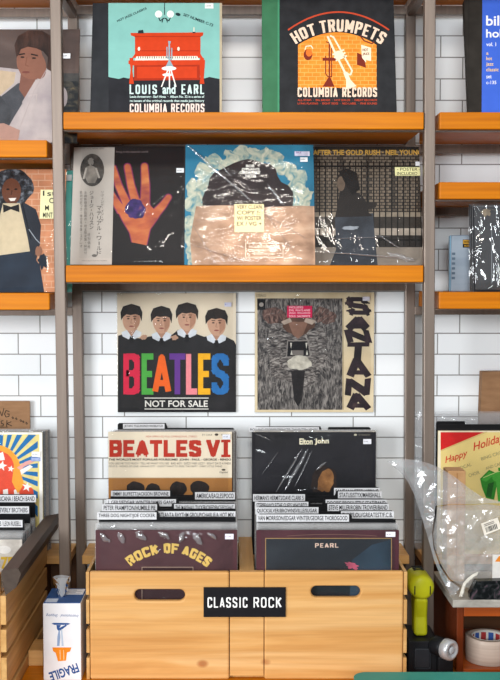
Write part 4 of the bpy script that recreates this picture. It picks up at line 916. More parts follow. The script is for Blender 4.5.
card(2.704, 423.2, 123, 164.5, 'JETHRO TULL/DONOVAN/BEATLES', 'l', 'divider card with a small white label standing above the cream and tan sleeve', GE, ZL, cx1 + .012, 5.0, w=.30)
card(2.712, 428.0, 180, 220, '', 'r', 'plain black divider card low behind the cream and tan sleeve', GE, ZL, cx1 + .012, .6, w=.305)
card(2.704, 426.6, 249, 319, 'ROLLING STONES/SPENCER DAVIS/TEN YEARS', 'l', 'divider card with a long white label standing above the smoky black sleeve', GE, ZL, cx2, 4.6, w=.302)
card(2.712, 427.2, 330, 360, '', 'r', 'plain black divider card low behind the smoky black sleeve', GE, ZL, cx2, .6, w=.302)
# ------------------------------------------------------------------ left bin: poster sleeve, cards, signs
def art_star(A):
    bl, ye = ink('1f72b0', .5), ink('ead98f', .5)
    A.rect(-90, 425, 45, 560, ye, 0)
    cx, cy = 1, 470
    for i in range(26):
        a0 = 2 * pi * i / 26 + .06; a1 = a0 + pi / 26 * 1.05
        def edge(a):
            c, s_ = cos(a), sin(a); k = min((37.8 - cx) / c if c > 1e-6 else 1e9, (-80 - cx) / c if c < -1e-6 else 1e9, (435 - cy) / s_ if s_ < -1e-6 else 1e9, (556 - cy) / s_ if s_ > 1e-6 else 1e9)
            return (cx + k * c, cy + k * s_)
        A.poly([(cx, cy), edge(a0), edge(a1)], bl, 1)
    w = ink('f4f1ea')
    A.rect(-90, 431, 43, 434.6, w, 2); A.rect(39.4, 431, 43, 560, w, 2)
    og = ink('f0a63c'); rd = ink('e0533a')
    A.ell(-4, 472, 25, 27, og, 3); A.ell(-6, 474, 21, 24, rd, 4, wob=.06, seed=2)
    A.poly([(-60, 520), (-30, 492), (0, 486), (22, 482), (33, 489), (35, 503), (32, 556), (-60, 556)], rd, 5)
    A.poly([(14, 470), (25, 462), (34, 459), (34, 462), (24, 467), (16, 475)], ink('e7a9a0'), 6); A.poly([(17, 472), (30, 465), (33, 467), (20, 476)], w, 6)
    A.poly([(14, 466), (20, 470), (24, 484), (18, 494), (12, 482)], og, 6)
    def star(x, y, r, m): A.poly([(x + (r if i % 2 == 0 else r * .42) * sin(i * pi / 5 + .2), y - (r if i % 2 == 0 else r * .42) * cos(i * pi / 5 + .2)) for i in range(10)], m, 7)
    star(27, 487, 5.2, w); star(2, 466, 5.5, w); star(11, 469, 3.5, w); star(7, 500, 4, ink('2d5f9c'))
    for x in (3, 14): A.poly([(x, 490), (x + 5, 489), (x + 7, 530), (x + 2, 530)], w, 6)
    A.poly([(-4, 455), (3, 452), (5, 460), (-2, 461)], w, 7)
    A.rect(31, 457.5, 40.5, 461.4, ink('8ea2d6'), 8); A.text('STEREO', 32, 458.4, 39.6, 460.6, ink('dfe6f6'), 9)
sleeve('white-bordered sleeve of blue and yellow rays with red and white stars, in the left bin', Plane(-83, 41.4, 432.6, 2.655, ZL), ink('ead98f'), art_star, film=FILM, crease=.0015, stickers=[(32, 451.6, 40.4, 456.8, 'f0f0f4', ['', '12.99', ''], '777')])
ZF2 = zt(540, 2.40) - .3155
def art_pale(A):
    A.rect(-110, 530, 40, 700, mottle('print_pale_foil', [(0.3, 'a49c92'), (0.5, 'cfc8bf'), (0.7, 'e9e4dc')], (22, 22, 22), 5, .4), 0)
    A.ell(4, 550, 7, 4, ink('ece8e2'), 2); A.text('75', 1, 557, 13.5, 569.5, ink('d8b23c'), 3, .04)  # the pale oval is whitish plastic glare painted into the print
sleeve('pale sleeve with yellow numerals at the front of the left bin', Plane(-115, 20.4, 540, 2.40, ZF2), ink('cfc8bf'), art_pale, film=FILMB, crease=.004)
xl2 = (at(-115, 600, 2.40).x + at(20.4, 600, 2.40).x) / 2; xls = (at(-83, 480, 2.655).x + at(41.4, 480, 2.655).x) / 2
d = 2.412
random.seed(5)
while d < 2.612:
    if min(abs(d - c) for c in (2.465, 2.535, 2.600)) > .0075: pack(xl2 + random.uniform(-.001, .001), d, ZF2, 'plastic covered sleeve packed edge to edge in the left bin beside the grey brown rail', 'sleeves packed in the left bin')
    d += .0125
for k in range(6): pack(xls + .004 + k * .0022, 2.664 + k * .0085, ZL, 'sleeve edge showing behind the blue and yellow rays sleeve', 'sleeves behind the rays sleeve', off_=5)
GL_ = 'black divider cards in the left bin'
for a in ((2.465, 519.4, -38, 22.5, 'NEW VINYL / CLASSIC REISSUES / LEON RUSSELL', 'r', 'foremost black divider card in the left bin, nearest the pale front sleeve'),
          (2.535, 505.8, -30, 29, 'USED / IN STOCK / EVERLY BROTHERS', 'r', 'middle one of the three black divider cards in the left bin'),
          (2.600, 494.4, -20, 36, 'FOLK / AMERICANA / BEACH BAND', 'r', 'rearmost black divider card in the left bin, right under the rays sleeve')): card(*a, GL_, ZF2, xl2)
# cardboard sign
pl = Plane(-70, 29, 401, 2.752, ZL)
t = empty('cardboard_sign', pl.loc, 'brown cardboard sign with black handwriting, behind the rays sleeve', 'sign')
kraft = mottle('brown_kraft', [(0.3, '8f6a4b'), (0.7, 'a17a58')], (25, 25, 90), 5, .7)
mb = MB(); mb.box((-pl.w / 2, 0, 0), (pl.w / 2, .004, pl.h), kraft, .0006); mb.build('cardboard', t, local=True)
mb = MB(); A = Art(mb, pl.P, -.0002); pen = ink('2c241f', .6)
A.line([(-3, 417), (-1, 409), (2, 416), (4, 408)], .7, pen, 1)
A.line([(9.5, 411.5), (6, 410.5), (4.6, 414), (6, 417), (9, 416.4), (9.2, 414), (7, 414)], .75, pen, 1)
for i, (x, y) in enumerate(((11.6, 417.6), (15.2, 418.6), (19.6, 420.4), (22, 421.6), (25.4, 423.2))): A.line([(x, y), (x + 1.2, y - .8), (x + 2, y + .6), (x + .6, y + 1)], .7, pen, 1)
A.line([(3.6, 420.6), (1, 421), (1.4, 423.4), (3.6, 424), (3, 426), (.4, 426)], .75, pen, 1); A.line([(7, 420), (6.6, 426.6)], .75, pen, 1); A.line([(11.4, 421.6), (6.8, 423.6), (12, 426)], .75, pen, 1); A.line([(-6, 427.6), (8, 427)], .5, pen, 1)
mb.build('handwriting', t, local=True)
# ------------------------------------------------------------------ fragile carton
DX = 2.285
cx0, cx1 = at(43.2, 640, DX).x, at(81, 640, DX).x; zt_ = zt(603.5, DX); DXB = 2.395
t = empty('shipping_carton', ((cx0 + cx1) / 2, Y((DX + DXB) / 2), ZB), 'tall white FRAGILE carton with orange glass print beside the pine bin', 'carton')
cardw = ink('e9e8ea', .6, .04, 20); navy = ink('2a4f86', .5, .1, 30)
mb = MB(); mb.box((cx0, Y(DX), ZB), (cx1, Y(DXB), zt_), cardw, .0015)
A = Art(mb, PF(DX - .0002), Y(DX))
bl = ink('2b528f')
A.text('International · Shipping', 46, 613.6, 78.5, 617.2, bl, 1, .0, .3, pi + .02)
A.poly([(51.4, 623.4), (54, 622.8), (68, 623), (70.4, 623.8), (68, 624.8), (54, 624.8)], bl, 1)
A.poly([(56.4, 625), (61, 625), (59.4, 628), (66, 624.6), (67, 625.6), (59, 631.6), (57, 629)], bl, 1)
A.poly([(58.6, 630), (60, 630), (60.4, 637), (59.4, 646), (57, 646), (57.4, 637)], ink('8ea3c4'), 1); A.poly([(61, 629), (62.2, 630), (63.6, 646), (61.6, 646)], ink('b9c6da'), 1)
og = ink('ee8a1f'); A.poly([(52.4, 647.4), (71.4, 647.4), (70, 651.6), (67, 652.4), (66, 660.6), (58, 661.2), (55.6, 653), (53, 651)], og, 1)
for x in (60, 63.6): A.line([(x, 650), (x + .3, 659.6)], .7, ink('f8d0a0'), 2)
A.text('FRAGILE', 49, 667.5, 79, 677, bl, 1, .03, 0, pi - .33)
mb.build('box', t)
mb = MB(); mb.box((cx0 + .0015, Y(DX) + .0015, zt_ + .0002), (cx1 - .0015, Y(DXB) - .0015, zt_ + .0016), navy)
mb.box((cx0 + .034, Y(DX) + .062, zt_ + .0016), (cx1 - .004, Y(DXB) - .006, zt_ + .0020), cardw)
for i in range(5): mb.box((cx0 + .038, Y(DX) + .068 + i * .008, zt_ + .0020), (cx1 - .010 - (i % 2) * .012, Y(DX) + .071 + i * .008, zt_ + .0022), ink('8d94a3'))
mb.box((cx0 + .004, Y(DX) + .004, zt_ + .0016), (cx0 + .03, Y(DX) + .03, zt_ + .0020), ink('c9d3e4'))
mb.build('lid', t)
mb = MB(); k = mb.mi(plastic('milky_film', .8, .35, 1.2, .1)); random.seed(3)
g = {}
for i in range(9):
    for j in range(7):
        a = i / 8 * 2 * pi; h = j / 6
        r = .006 + .008 * h + .003 * mnoise.noise((i * .9, j * .7, 2)); xx = (cx0 + cx1) / 2 - .008 + r * cos(a) * 1.5; yy = Y(DX) + .045 + r * sin(a)
        g[i, j] = mb.bm.verts.new((xx, yy, zt_ + .002 + .045 * h + .003 * mnoise.noise((i * 1.3, j, 5))))
for i in range(8):
    for j in range(6):
        f = mb.bm.faces.new((g[i, j], g[i + 1, j], g[i + 1, j + 1], g[i, j + 1])); f.material_index = k; f.smooth = True
mb.build('film_tuft', t)
# ------------------------------------------------------------------ right-hand shelf: box set and wrapped sleeves
d0 = 2.60; z0 = SZ['r', 2]
def bp(px, d): return at(px, 270, d).x
h_ = zt(235, d0) - z0
t = empty('box_set', (bp(460, d0), Y(d0), z0), 'grey blue metallic box set with a small yellow and black badge, right-hand shelf', 'box set', rot=(0, 0, R(-8)))
bm_ = mottle('blue_grey_box', [(0.3, '8797a8'), (0.7, 'a9b6c4')], (6, 6, 20), 3, .32); sp_ = ink('7aa3bd', .35, .1, 30)
wbx = .115
mb = MB(); mb.box((-.022, 0, 0), (wbx, .05, h_), bm_, .0025); mb.build('case', t, local=True)
mb = MB(); mb.box((-.0255, .001, .001), (-.0222, .049, h_ - .001), sp_, .0005); mb.build('spine', t, local=True)
mb = MB(); mb.box((.006, -.0010, h_ - .031), (.030, -.0002, h_ - .011), ink('1a1814'), .0003)
A = Art(mb, lambda x, y: (x / 1000, y / 1000), -.0011); A.rect(6.8, (h_ * 1000 - 22), 29.2, (h_ * 1000 - 12), ink('dca634'), 0); A.text('Hi·Res', 9, h_ * 1000 - 14, 27, h_ * 1000 - 20, ink('2a2014'), 1, .03); A.text('AUDIO', 9, h_ * 1000 - 24, 27, h_ * 1000 - 29, ink('dca634'), 1, .03)
mb.build('badge', t, local=True, label='yellow and black badge')
mb = MB(); A = Art(mb, lambda x, y: (x / 1000, y / 1000), -.0002)
for i in range(6): A.rect(-20, 30 + i * 12, -12, 36 + i * 12, ink('5f7284'), 0)
mb.build('side_lettering', t, local=True) 
def art_darkbook(A):
    A.rect(470, 204, 600, 295, ink('16161a', .4, .2, 20), 0); A.rect(492, 227, 600, 284, ink('23262c', .4, .2, 20), 1); A.rect(491.2, 226.2, 600, 227, ink('777b80'), 2); A.rect(491.2, 226.2, 492, 284, ink('777b80'), 2)
    A.ell(486, 213, 5, 3.6, ink('8d7a5c', .5, .4, 60), 2, wob=.3, seed=3); A.line([(478, 210), (484, 207), (496, 211), (508, 216)], .8, ink('585248'), 2)
FILMH = plastic('glinting_crumpled_film', 1.0, .06, 2.2, .07, (16, 16, 5))
for k, (L_, tp, lab, fn) in enumerate(((473.5, 207.5, 'glossy black sleeve in glinting film, foremost on the right-hand shelf', art_darkbook), (471.6, 206.2, 'black film-wrapped sleeve edge, second of the wrapped group on the right-hand shelf', None), (470, 205, 'black film-wrapped sleeve edge, rearmost of the wrapped group on the right-hand shelf', None))):
    sleeve(lab, Plane(L_, L_ + 104, tp, 2.482 + k * .026, SZ['r', 2], tilt=5), BLACK, fn, t=.006, film=FILMH, crease=.007, filmkw={'mx': .002, 'nx': 14, 'nz': 14}, group='film wrapped black sleeves')
# ------------------------------------------------------------------ right: holiday sleeve, black cards, clear film, paper bag
def art_holiday(A):
    A.rect(430, 425, 570, 560, ink('e7d189', .5, .05, 8), 0); A.rect(430, 425, 570, 432.4, ink('efe4c8'), 1); A.rect(430, 425, 440.6, 560, ink('efe4c8'), 1)
    rd = ink('d0201e', .5)
    A.poly([(440.6, 432.4), (484, 432.4), (440.6, 450.4)], rd, 2); A.line([(440.6, 451.2), (487, 432)], .5, ink('c9b06a'), 2)
    tx = ink('cf3a22'); an = -.32
    A.text('Happy', 444, 453.4, 468.6, 461.6, tx, 3, .012, .45, an); A.text('Holidays', 471.6, 437.6, 509, 448, tx, 3, .012, .45, an)
    gr = ink('8f8762')
    A.text('BING CROSBY', 480.4, 453, 510, 456.2, gr, 3, 0, 0, an); A.text('VOCAL', 456.8, 465.2, 471.6, 468.4, gr, 3, 0, 0, an); A.text('CHOIR', 468.4, 472.4, 479.6, 475.8, gr, 3, 0, 0, an); A.text('AND CAROLS', 485, 463.6, 508, 466.6, gr, 3, 0, 0, an)
    g1, g2, g3 = ink('2f8a26'), ink('49a93a'), ink('1d5f1b')
    A.poly([(480, 479), (489, 470), (498, 474), (497, 484), (494, 500), (486, 498), (482, 488)], g1, 4); A.poly([(498, 468), (512, 466), (514, 488), (500, 484)], g1, 4)
    A.poly([(481, 480), (489, 472), (494, 475), (486, 482)], g2, 5); A.poly([(488, 484), (494, 482), (491, 498), (486, 496)], g3, 5); A.poly([(496, 482), (503, 480), (508, 502), (498, 502)], g2, 5); A.ell(497, 477, 5, 5, g2, 6); A.line([(483, 478), (497, 472), (508, 470)], .7, ink('c8d888'), 6)
sleeve('yellow Happy Holidays sleeve with red corner and green bow, behind the plastic bag', Plane(439, 563.6, 431, 2.655, ZL), ink('e7d189'), art_holiday, film=FILM, crease=.001)
xr2 = (at(439, 480, 2.655).x + at(563.6, 480, 2.655).x) / 2
card(2.668, 424.4, 470, 540, '', 'n', 'wide black divider card just behind the Happy Holidays sleeve', 'black cards behind the holiday sleeve', ZL, xr2, w=.318)
card(2.690, 421.4, 437, 463, '', 'l', 'black divider card with a raised left tab, rearmost behind the Happy Holidays sleeve', 'black cards behind the holiday sleeve', ZL, xr2 - .002, w=.318)
for k, (L_, tp) in enumerate(((418.5, 413.5), (416.5, 411.6))):
    pl = Plane(L_, L_ + 130, tp, 2.699 + k * .0145, ZL)
    r = empty('clear_bag', pl.loc + Vector((0, 0, .001)), ('front' if k == 0 else 'rear') + ' one of two clear plastic sleeves standing up behind the black cards on the right', 'plastic sleeve', 'clear plastic sleeves behind the black cards')
    film_mesh(pl.w, pl.h, .003, plastic('clear_hazy_film', .8, .12, 1.2, .08), seed=k * 4 + 1, crease=.003, top=0, nx=16, nz=16).build('plastic_film', r, local=True)
pl = Plane(481.4, 540, 371.2, 2.733, ZL)
t = empty('paper_bag', pl.loc, 'plain brown paper bag standing against the tiles on the right', 'paper bag')
mb = MB(); hw = pl.w / 2
mb.prism([(-hw, 0), (hw, 0), (hw, pl.h), (-hw + .004, pl.h - .001), (-hw + .0015, pl.h * .8)], 0, .03, kraft); mb.build('bag', t, local=True)
# ------------------------------------------------------------------ crumpled plastic bags
from mathutils.geometry import delaunay_2d_cdt
def resample(pts, step):
    out = []
    for a, b in zip(pts, pts[1:] + pts[:1]):
        n = max(1, int(math.hypot(b[0] - a[0], b[1] - a[1]) / step))
        for i in range(n): out.append((a[0] + (b[0] - a[0]) * i / n, a[1] + (b[1] - a[1]) * i / n))
    return out
def segdist(p, a, b):
    ax, ay, bx_, by = a[0], a[1], b[0], b[1]; dx, dy = bx_ - ax, by - ay; L = dx * dx + dy * dy
    t = max(0, min(1, ((p[0] - ax) * dx + (p[1] - ay) * dy) / L)) if L else 0
    return math.hypot(p[0] - ax - t * dx, p[1] - ay - t * dy)
def pillow(mb, pts_px, d, thick, m, step=.012, crumple=.006, seed=0, back=.6, D=.05):
    o = [(at(px, py, d).x, at(px, py, d).z) for px, py in pts_px]; o = resample(o, step); n = len(o)
    xs_ = [p[0] for p in o]; zs = [p[1] for p in o]; vs = [Vector(p) for p in o]
    def inside(p):
        c = False; j = n - 1
        for i in range(n):
            if (o[i][1] > p[1]) != (o[j][1] > p[1]) and p[0] < (o[j][0] - o[i][0]) * (p[1] - o[i][1]) / (o[j][1] - o[i][1]) + o[i][0]: c = not c
            j = i
        return c
    def bd(p): return min(segdist(p, o[i], o[(i + 1) % n]) for i in range(n))
    z = min(zs); r = 0
    while z < max(zs):
        x = min(xs_) + (r % 2) * step / 2
        while x < max(xs_):
            if inside((x, z)) and bd((x, z)) > step * .5: vs.append(Vector((x, z)))
            x += step
        z += step * .87; r += 1
    V, E, F, *_ = delaunay_2d_cdt(vs, [(i, (i + 1) % n) for i in range(n)], [list(range(n))], 1, 1e-6)
    k = mb.mi(m); lay = []
    for s in (0, 1):
        L = []
        for v in V:
            e = min(1, bd((v.x, v.y)) / D); off = thick * math.sqrt(max(0, 1 - (1 - e) ** 2))
            q = (v.x * 13 + seed, v.y * 13, seed + s * 5.0)
            nn = (1 - 2 * abs(mnoise.noise(q))) + .7 * (1 - 2 * abs(mnoise.noise((q[0] * 2.1, q[1] * 2.1, q[2] + 3)))) + random.uniform(-.35, .35)
            cr = crumple * nn * min(1, e * 4)
            y = Y(d) + (-(off + cr) if s == 0 else off * back + cr * .5)
            L.append(mb.bm.verts.new((v.x, y, v.y)))
        lay.append(L)
    for s in (0, 1):
        for f in F:
            try: g = mb.bm.faces.new([lay[s][i] for i in (f if s == 0 else reversed(f))]); g.material_index = k; g.smooth = False
            except ValueError: pass
    bmesh.ops.remove_doubles(mb.bm, verts=mb.bm.verts[:], dist=1e-5)
    return mb
SLD = 2.3200
zs_top = zt(600, SLD); zs_bot = zt(607.6, SLD)
BAGF = plastic('crumpled_bag_film', .25, .17, .9, .12, (20, 20, 20), .99, const=.13); BAGH = plastic('cloudy_bag_film', .25, .27, 1.1, .14, (20, 20, 20), .98, (.72, .70, .68, 1), const=.12)
t = empty('plastic_bag', at(450, 540, 2.3600), 'big crumpled clear plastic bag flaring to the left, on the pale slab', 'plastic bag'); t.location.z = zs_top
mb = pillow(MB(), [(387, 461), (405, 459), (416, 460), (428, 463), (440, 468), (455, 477), (470, 489), (484, 498), (508, 503), (488, 503.4), (470, 504.2), (452, 503.8), (435.5, 506), (432, 533), (433.6, 548), (440, 566), (449, 580), (460, 588), (452, 599), (448, 590), (441, 577), (434, 560), (428, 538), (421, 515), (414, 494), (408, 482), (400, 472)], 2.3600, .012, BAGF, .011, .005, 1)
mb.build('film', t)
t = empty('plastic_bag', at(470, 550, 2.3400), 'cloudy white plastic bag with a barcode label, in front of the clear bag', 'plastic bag'); t.location.z = zs_top
BO = [(437, 507), (452, 504.6), (470, 505), (488, 504), (508, 507), (514, 560), (508, 578), (492, 584), (476, 590), (462, 586), (450, 579), (441, 565), (434.6, 548), (433, 534), (435.6, 520)]
mb = pillow(MB(), BO, 2.3720, .014, BAGH, .012, .006, 9, .25)
mb.build('film', t)
dl = 2.3720 - .024
mb = MB(); c4 = [at(px, py, dl) for px, py in ((481, 523.6), (497.6, 517.6), (501.6, 528.6), (484.4, 535.4))]
ux, uz = (c4[1] - c4[0]).normalized(), (c4[0] - c4[3]).normalized()
mb.prism([(p.x, p.z) for p in c4], Y(dl), Y(dl) + .0006, ink('e6ddcf', .5))
A = Art(mb, PF(dl), Y(dl) - .0001)
def q(u, v): return (481 + 16.6 * u + 3.4 * v, 523.6 - 6 * u + 11.8 * v)
random.seed(2); u = .16
while u < .84:
    w_ = random.choice((.02, .03, .05)); A.poly([q(u, .42), q(u + w_, .42), q(u + w_, .84), q(u, .84)], ink('2b2826'), 1); u += w_ + random.choice((.025, .04))
for v in (.14, .26): A.poly([q(.14, v), q(.74, v), q(.74, v + .06), q(.14, v + .06)], ink('6b625b'), 1)
mb.build('barcode_label', t, label='cream barcode label')

t = empty('cardboard_box', at(457, 540, 2.4800), 'narrow tan cardboard box standing inside the clear bag', 'cardboard box'); t.location.z = zs_top
tanb = mottle('tan_cardboard', [(0.3, 'b98a5c'), (0.7, 'cda274')], (12, 12, 40), 4, .6)
mb = MB(); mb.box((at(447, 540, 2.4650).x, Y(2.4650), zs_top), (at(465, 540, 2.4650).x, Y(2.5200), zt(471, 2.4650)), tanb, .0015); mb.build('box', t)
mb = MB(); mb.box((at(456, 540, 2.4640).x, Y(2.4640) - .0002, zs_top + .01), (at(457, 540, 2.4640).x, Y(2.4649), zt(473, 2.4640)), ink('a87a4e')); mb.build('seam', t)
# packages on the slab
t = empty('toy_package', at(490, 580, 2.3500), 'flat black printed package lying on the pale slab under the cloudy bag', 'package'); t.location.z = zs_top
pk = mottle('black_printed_film', [(0.45, '121214'), (0.6, '2a2b2d'), (0.72, '5b4650'), (0.8, '5a6a55')], (45, 45, 45), 5, .25, 2.0)
xa = at(470.6, 580, 2.3250).x
mb = MB(); mb.prism([(xa, zs_top + .0005), (xa + .13, zs_top + .0005), (xa + .13, zs_top + .045), (xa + .012, zs_top + .042), (xa - .002, zs_top + .012)], Y(2.3220), Y(2.3440), pk); mb.build('wrapper', t)
t2 = empty('orange_tag', at(497, 560, 2.3450), 'small orange and white tag sticking up behind the black package', 'tag'); t2.location.z = zs_top
mb = MB(); mb.box((at(492.6, 558, 2.3450).x, Y(2.3445), zs_top + .0004), (at(506, 558, 2.3450).x, Y(2.3460), zt(554.6, 2.3450)), ink('d8d3cd')); A = Art(mb, PF(2.3444), Y(2.3445)); A.poly([(495, 561.6), (499, 556), (506, 555.4), (506, 562)], ink('e0842c'), 0); mb.build('card', t2)
t = empty('foil_strip', at(470, 577, 2.3250), 'crinkled silvery film strip in front of the black package', 'film strip'); t.location.z = zs_top
mb = pillow(MB(), [(459, 596.5), (463, 583.4), (467, 578.6), (473, 574), (478.4, 571.6), (477.6, 575), (471, 580), (466, 585), (463, 597)], 2.3215, .0012, ink('d6d1c6', .25, .2, 60), .003, .003, 4, .6, .008); mb.build('film', t)
# ------------------------------------------------------------------ small cabinet with slab, tape
cab = empty('side_cabinet', (at(480, 640, 2.5).x, Y(2.5), ZB), 'small red brown wooden cabinet with an open front, right of the bin', 'cabinet')
X = lambda px, d=2.3320: at(px, 640, d).x
xl_, xr_ = X(456.6), X(456.6) + .36
ztop = zs_bot - .0006
ZC = ZB
redx = wood('red_brown_wood_across', '8a3d12', 'a34b17', 'b5581f', 'x', 0.35, 0.45)
MB().box((xl_, Y(2.3320), ZC), (X(463.4), Y(2.3500), ztop), REDWOOD, .001).build('stile', cab)
MB().box((xr_ - .016, Y(2.3320), ZC), (xr_, Y(2.3500), ztop), REDWOOD, .001).build('stile', cab)
MB().box((X(463.4) + .0004, Y(2.3320), zt(616.4, 2.3320)), (xr_ - .0164, Y(2.3500), ztop), redx, .001).build('top_rail', cab)
zsh = zt(669, 2.3320)
MB().box((X(463.4) + .0004, Y(2.3320), ZC), (xr_ - .0164, Y(2.3500), zsh), redx, .001).build('bottom_rail', cab)
MB().box((xl_, Y(2.3505), ZC), (xl_ + .012, Y(2.6200), ztop), REDWOOD).build('side_panel', cab)
MB().box((xr_ - .012, Y(2.3505), ZC), (xr_, Y(2.6200), ztop), REDWOOD).build('side_panel', cab)
MB().box((xl_ + .0125, Y(2.6100), ZC), (xr_ - .0125, Y(2.6200), ztop), darkw).build('back_panel', cab)
MB().box((xl_ + .0125, Y(2.3505), max(ZC + .0005, zsh - .012)), (xr_ - .0125, Y(2.6095), zsh), redx).build('inner_shelf', cab)
marb = mottle('pale_marble', [(0.3, '8f8a82'), (0.55, 'a9a49b'), (0.7, 'bdb8ae')], (9, 9, 30), 6, .4, 1.5)
o = MB().box((X(452.4, 2.3200), Y(2.3200), zs_bot), (xr_ + .01, Y(2.5550), zs_top), marb, .0012).build('stone_slab', origin=(X(480), Y(2.5), zs_bot)); tag(o, 'pale stone slab lying on the red brown cabinet', 'slab')
t = empty('tape_roll', at(487.5, 668, 2.3950), 'roll of clear packing tape lying flat inside the open cabinet', 'tape roll'); t.location.z = zsh
hT = .056; C0 = (t.location.x, t.location.y, zsh + .0004)
tape = mottle('packing_tape', [(0.3, 'b9a698'), (0.7, 'cdbcae')], (4, 4, 160), 3, .25)
MB().lathe([(.0385, 0), (.051, 0), (.0515, .001), (.0515, hT - .001), (.051, hT), (.0385, hT)], C0, tape, close=True, seg=48).build('tape', t)
mb = MB(); mb.lathe([(.0352, .0), (.0382, .0), (.0382, hT), (.0352, hT)], C0, ink('e2dcd2'), close=True, seg=40)
for i, c in enumerate(('b23a3a', '3d5fa8', 'b23a3a', '3d5fa8', 'b23a3a')):
    a = -pi / 2 + 2.2 + i * .5
    mb.box((-.006, -.0006, 0), (.006, .0006, hT * .5), ink(c), 0, Matrix.Translation((C0[0] + .0346 * cos(a), C0[1] + .0346 * sin(a), C0[2] + hT * .42)) @ Matrix.Rotation(a + pi / 2, 4, 'Z'))
mb.build('core', t)
# ------------------------------------------------------------------ heat gun and torch
DG = 2.345
gx = at(422.6, 590, DG).x; gz = zt(588.6, DG)
gun = empty('cordless_drill', (gx, Y(2.40), ZB), 'yellow green power tool standing upright on its black battery beside the bin', 'power tool')
lime = mottle('lime_plastic', [(0.3, 'a3a312'), (0.7, 'b9b81f')], (20, 20, 20), 3, .38)
blk = ink('17181b', .45, .15, 40)
rr = .0285
mb = MB(); y0 = Y(DG)
mb.lathe([(.018, 0), (.025, .003), (.0285, .011), (.0292, .03), (.0285, .075), (.025, .092), (.019, .104), (.012, .108)], (gx, y0, gz), lime, 'y', 40); 
mb.build('body', gun)
mb = MB()
for s in (-1, 1): mb.box((gx + s * .0175 - .0012, y0 - .0008, gz - .014), (gx + s * .0175 + .0012, y0 + .012, gz + .006), blk, .0008)
for yy in (.05, .064, .078): mb.box((gx - .012, y0 + yy, gz + .0275), (gx + .012, y0 + yy + .005, gz + .0302), blk, .0006)
mb.build('vent_slots', gun, label='black vent slots')
mb = MB()
prof = [(Y(DG + .003), gz - .024), (Y(DG + .066), gz - .024), (Y(DG + .052), gz - .07), (Y(DG + .046), ZB + .076), (Y(DG + .006), ZB + .076), (Y(DG + .012), gz - .07)]
mb.prism(prof, gx - .0155 - .001, gx + .0155 - .001, lime, 'yz'); o = mb.build('handle', gun)
md = o.modifiers.new('round', 'BEVEL'); md.width = .008; md.segments = 4; md.limit_method = 'ANGLE'; md.angle_limit = R(30)
mb = MB(); mb.box((gx - .004, Y(DG + .060), gz - .05), (gx + .004, Y(DG + .072), gz - .026), blk, .003); mb.build('trigger', gun)
mb = MB(); bxw = .036
mb.prism([(gx - bxw, ZB + .0005), (gx + bxw + .002, ZB + .0005), (gx + bxw + .006, ZB + .055), (gx + bxw - .002, ZB + .075), (gx - bxw, ZB + .075)], Y(DG - .022), Y(DG + .095), blk, 'xz'); o = mb.build('battery', gun)
md = o.modifiers.new('round', 'BEVEL'); md.width = .005; md.segments = 3; md.limit_method = 'ANGLE'; md.angle_limit = R(30)
mb = MB(); mb.box((gx - .022, Y(DG - .0235), ZB + .012), (gx + .016, Y(DG - .0215), ZB + .06), ink('26282c', .3), .004); mb.build('latch', gun)
fx = at(452.6, 650, 2.29).x; r_ = .0235
t = empty('torch', (fx, Y(2.31), ZB), 'short black torch with a silver end lying beside the power tool', 'torch')
tz = zt(651, 2.29)
sil = metal('pale_aluminium', 'd5d6d8', .3)
AX = Matrix.Translation((fx, Y(2.29), tz)) @ Matrix.Rotation(R(38), 4, 'Z')
MB().box((fx - .030, Y(2.298), ZB + .0003), (fx + .004, Y(2.322), tz - .017), blk, .003).build('cradle', t)
mb = MB(); mb.lathe([(.019, .022), (.0212, .03), (.0212, .05), (.018, .056)], (0, 0, 0), blk, 'y', 36, True, AX); mb.build('barrel', t)
mb = MB(); mb.lathe([(.013, .0035), (.0145, .0005), (.019, 0), (.0225, .003), (r_, .008), (r_, .02), (.019, .024)], (0, 0, 0), sil, 'y', 40, True, AX); mb.build('head', t, label='silver end cap')
mb = MB(); mb.lathe([(.003, .0005), (.0075, .0005), (.0088, .0038), (.003, .0040)], (0, 0, 0), ink('b9bcc0', .4), 'y', 28, True, AX); mb.build('lens_ring', t)
# ------------------------------------------------------------------ teal tote in front
DT = 2.10
tq = mottle('teal_plastic', [(0.3, '2a8a7d'), (0.7, '349a8b')], (8, 8, 8), 2, .4)
tx0, tz1 = at(352, 675, DT).x, zt(671.8, DT)
t = empty('plastic_tote', (tx0 + .25, Y(2.0), 0), 'teal plastic tote with a rolled rim at the bottom edge', 'tote')
def rbox(mb, x0, x1, y0, y1, z0, z1, r, m):
    pts = []
    for cx_, cy_, a0 in ((x1 - r, y1 - r, 0), (x0 + r, y1 - r, pi / 2), (x0 + r, y0 + r, pi), (x1 - r, y0 + r, 1.5 * pi)):
        for i in range(7): a = a0 + pi / 2 * i / 6; pts.append((cx_ + r * cos(a), cy_ + r * sin(a)))
    return mb.prism(pts, z0, z1, m, 'xy')
mb = rbox(MB(), tx0 + .012, tx0 + .488, Y(1.82), Y(DT) - .012, 0, tz1 - .035, .03, tq); mb.build('tub', t)
mb = rbox(MB(), tx0, tx0 + .5, Y(1.808), Y(DT), tz1 - .035, tz1, .03, tq); o = mb.build('rim', t)
md = o.modifiers.new('round', 'BEVEL'); md.width = .008; md.segments = 4; md.limit_method = 'ANGLE'; md.angle_limit = R(50)
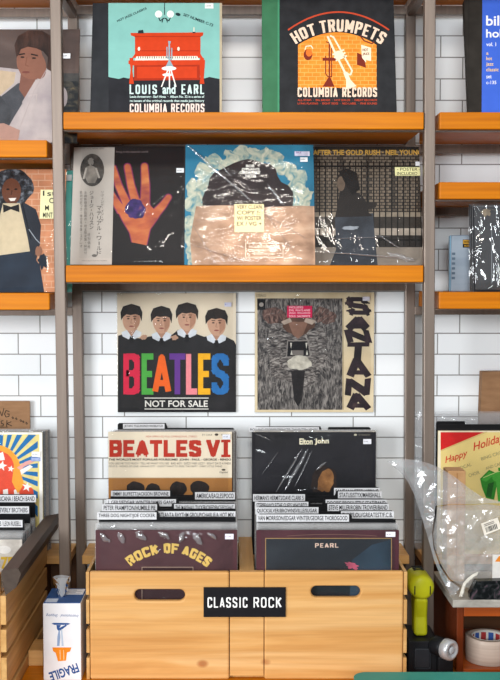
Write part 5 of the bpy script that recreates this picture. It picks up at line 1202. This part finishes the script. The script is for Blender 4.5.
# ------------------------------------------------------------------ light
w = bpy.data.worlds.new('shop'); SC.world = w; w.use_nodes = True
nt = w.node_tree; bg = nt.nodes['Background']
tc = N(nt, 'ShaderNodeTexCoord'); sp = N(nt, 'ShaderNodeSeparateXYZ'); nt.links.new(tc.outputs['Generated'], sp.inputs[0])
rp = ramp(nt, [(0.0, (0.10, 0.08, 0.07, 1)), (0.45, (0.34, 0.32, 0.31, 1)), (0.62, (0.60, 0.63, 0.68, 1)), (1.0, (0.70, 0.72, 0.76, 1))])
mp = N(nt, 'ShaderNodeMath', operation='MULTIPLY_ADD'); mp.inputs[1].default_value = .5; mp.inputs[2].default_value = .5
nt.links.new(sp.outputs[2], mp.inputs[0]); nt.links.new(mp.outputs[0], rp.inputs['Fac']); nt.links.new(rp.outputs['Color'], bg.inputs['Color']); bg.inputs['Strength'].default_value = 0.45
def area(name, loc, target, sx, sy, power, col):
    l = bpy.data.lights.new(name, 'AREA'); l.shape = 'RECTANGLE'; l.size = sx; l.size_y = sy; l.energy = power; l.color = col
    o = bpy.data.objects.new(name, l); COL.objects.link(o); o.location = loc
    o.rotation_euler = (Vector(target) - Vector(loc)).to_track_quat('-Z', 'Y').to_euler(); return o
area('window_light', (-3.1, -4.6, 1.55), (0, 0, 1.3), 2.2, 2.0, 165, (0.94, 0.97, 1.0))
area('shop_front_light', (-.1, -5.6, 2.35), (.1, 0, 1.4), 1.3, .8, 88, (0.9, 0.96, 1.0))
area('added_glare_light', (.09, -2.4, 2.84), (0.03, -.2, 1.6), .6, .2, 13, (1.0, .93, .84))  # added unseen light, placed so its reflection falls on the curls sleeve
sl = bpy.data.lights.new('sun', 'SUN'); sl.energy = 0.25; sl.angle = R(2); sl.color = (1.0, .88, .72)
pt = bpy.data.lights.new('added_sunbeam_spot', 'SPOT'); pt.energy = 150; pt.spot_size = R(4.2); pt.spot_blend = .45; pt.shadow_soft_size = .03; pt.color = (1.0, .84, .68)  # added warm spot, imitates a sunbeam on the curls sleeve
po = bpy.data.objects.new('added_sunbeam_spot', pt); COL.objects.link(po); po.location = (-.7, -3.4, 2.75); po.rotation_euler = (at(262, 236, 2.54) - po.location).to_track_quat('-Z', 'Y').to_euler()
so = bpy.data.objects.new('sun', sl); COL.objects.link(so); so.rotation_euler = Vector((.22, 1.0, -1.45)).to_track_quat('-Z', 'Y').to_euler()
SC.view_settings.view_transform = 'Standard'; SC.view_settings.look = 'None'; SC.view_settings.gamma = 1; SC.view_settings.use_curve_mapping = False
SC.view_settings.exposure = 0.27

SC.cycles.transparent_max_bounces = 32; SC.cycles.max_bounces = 8
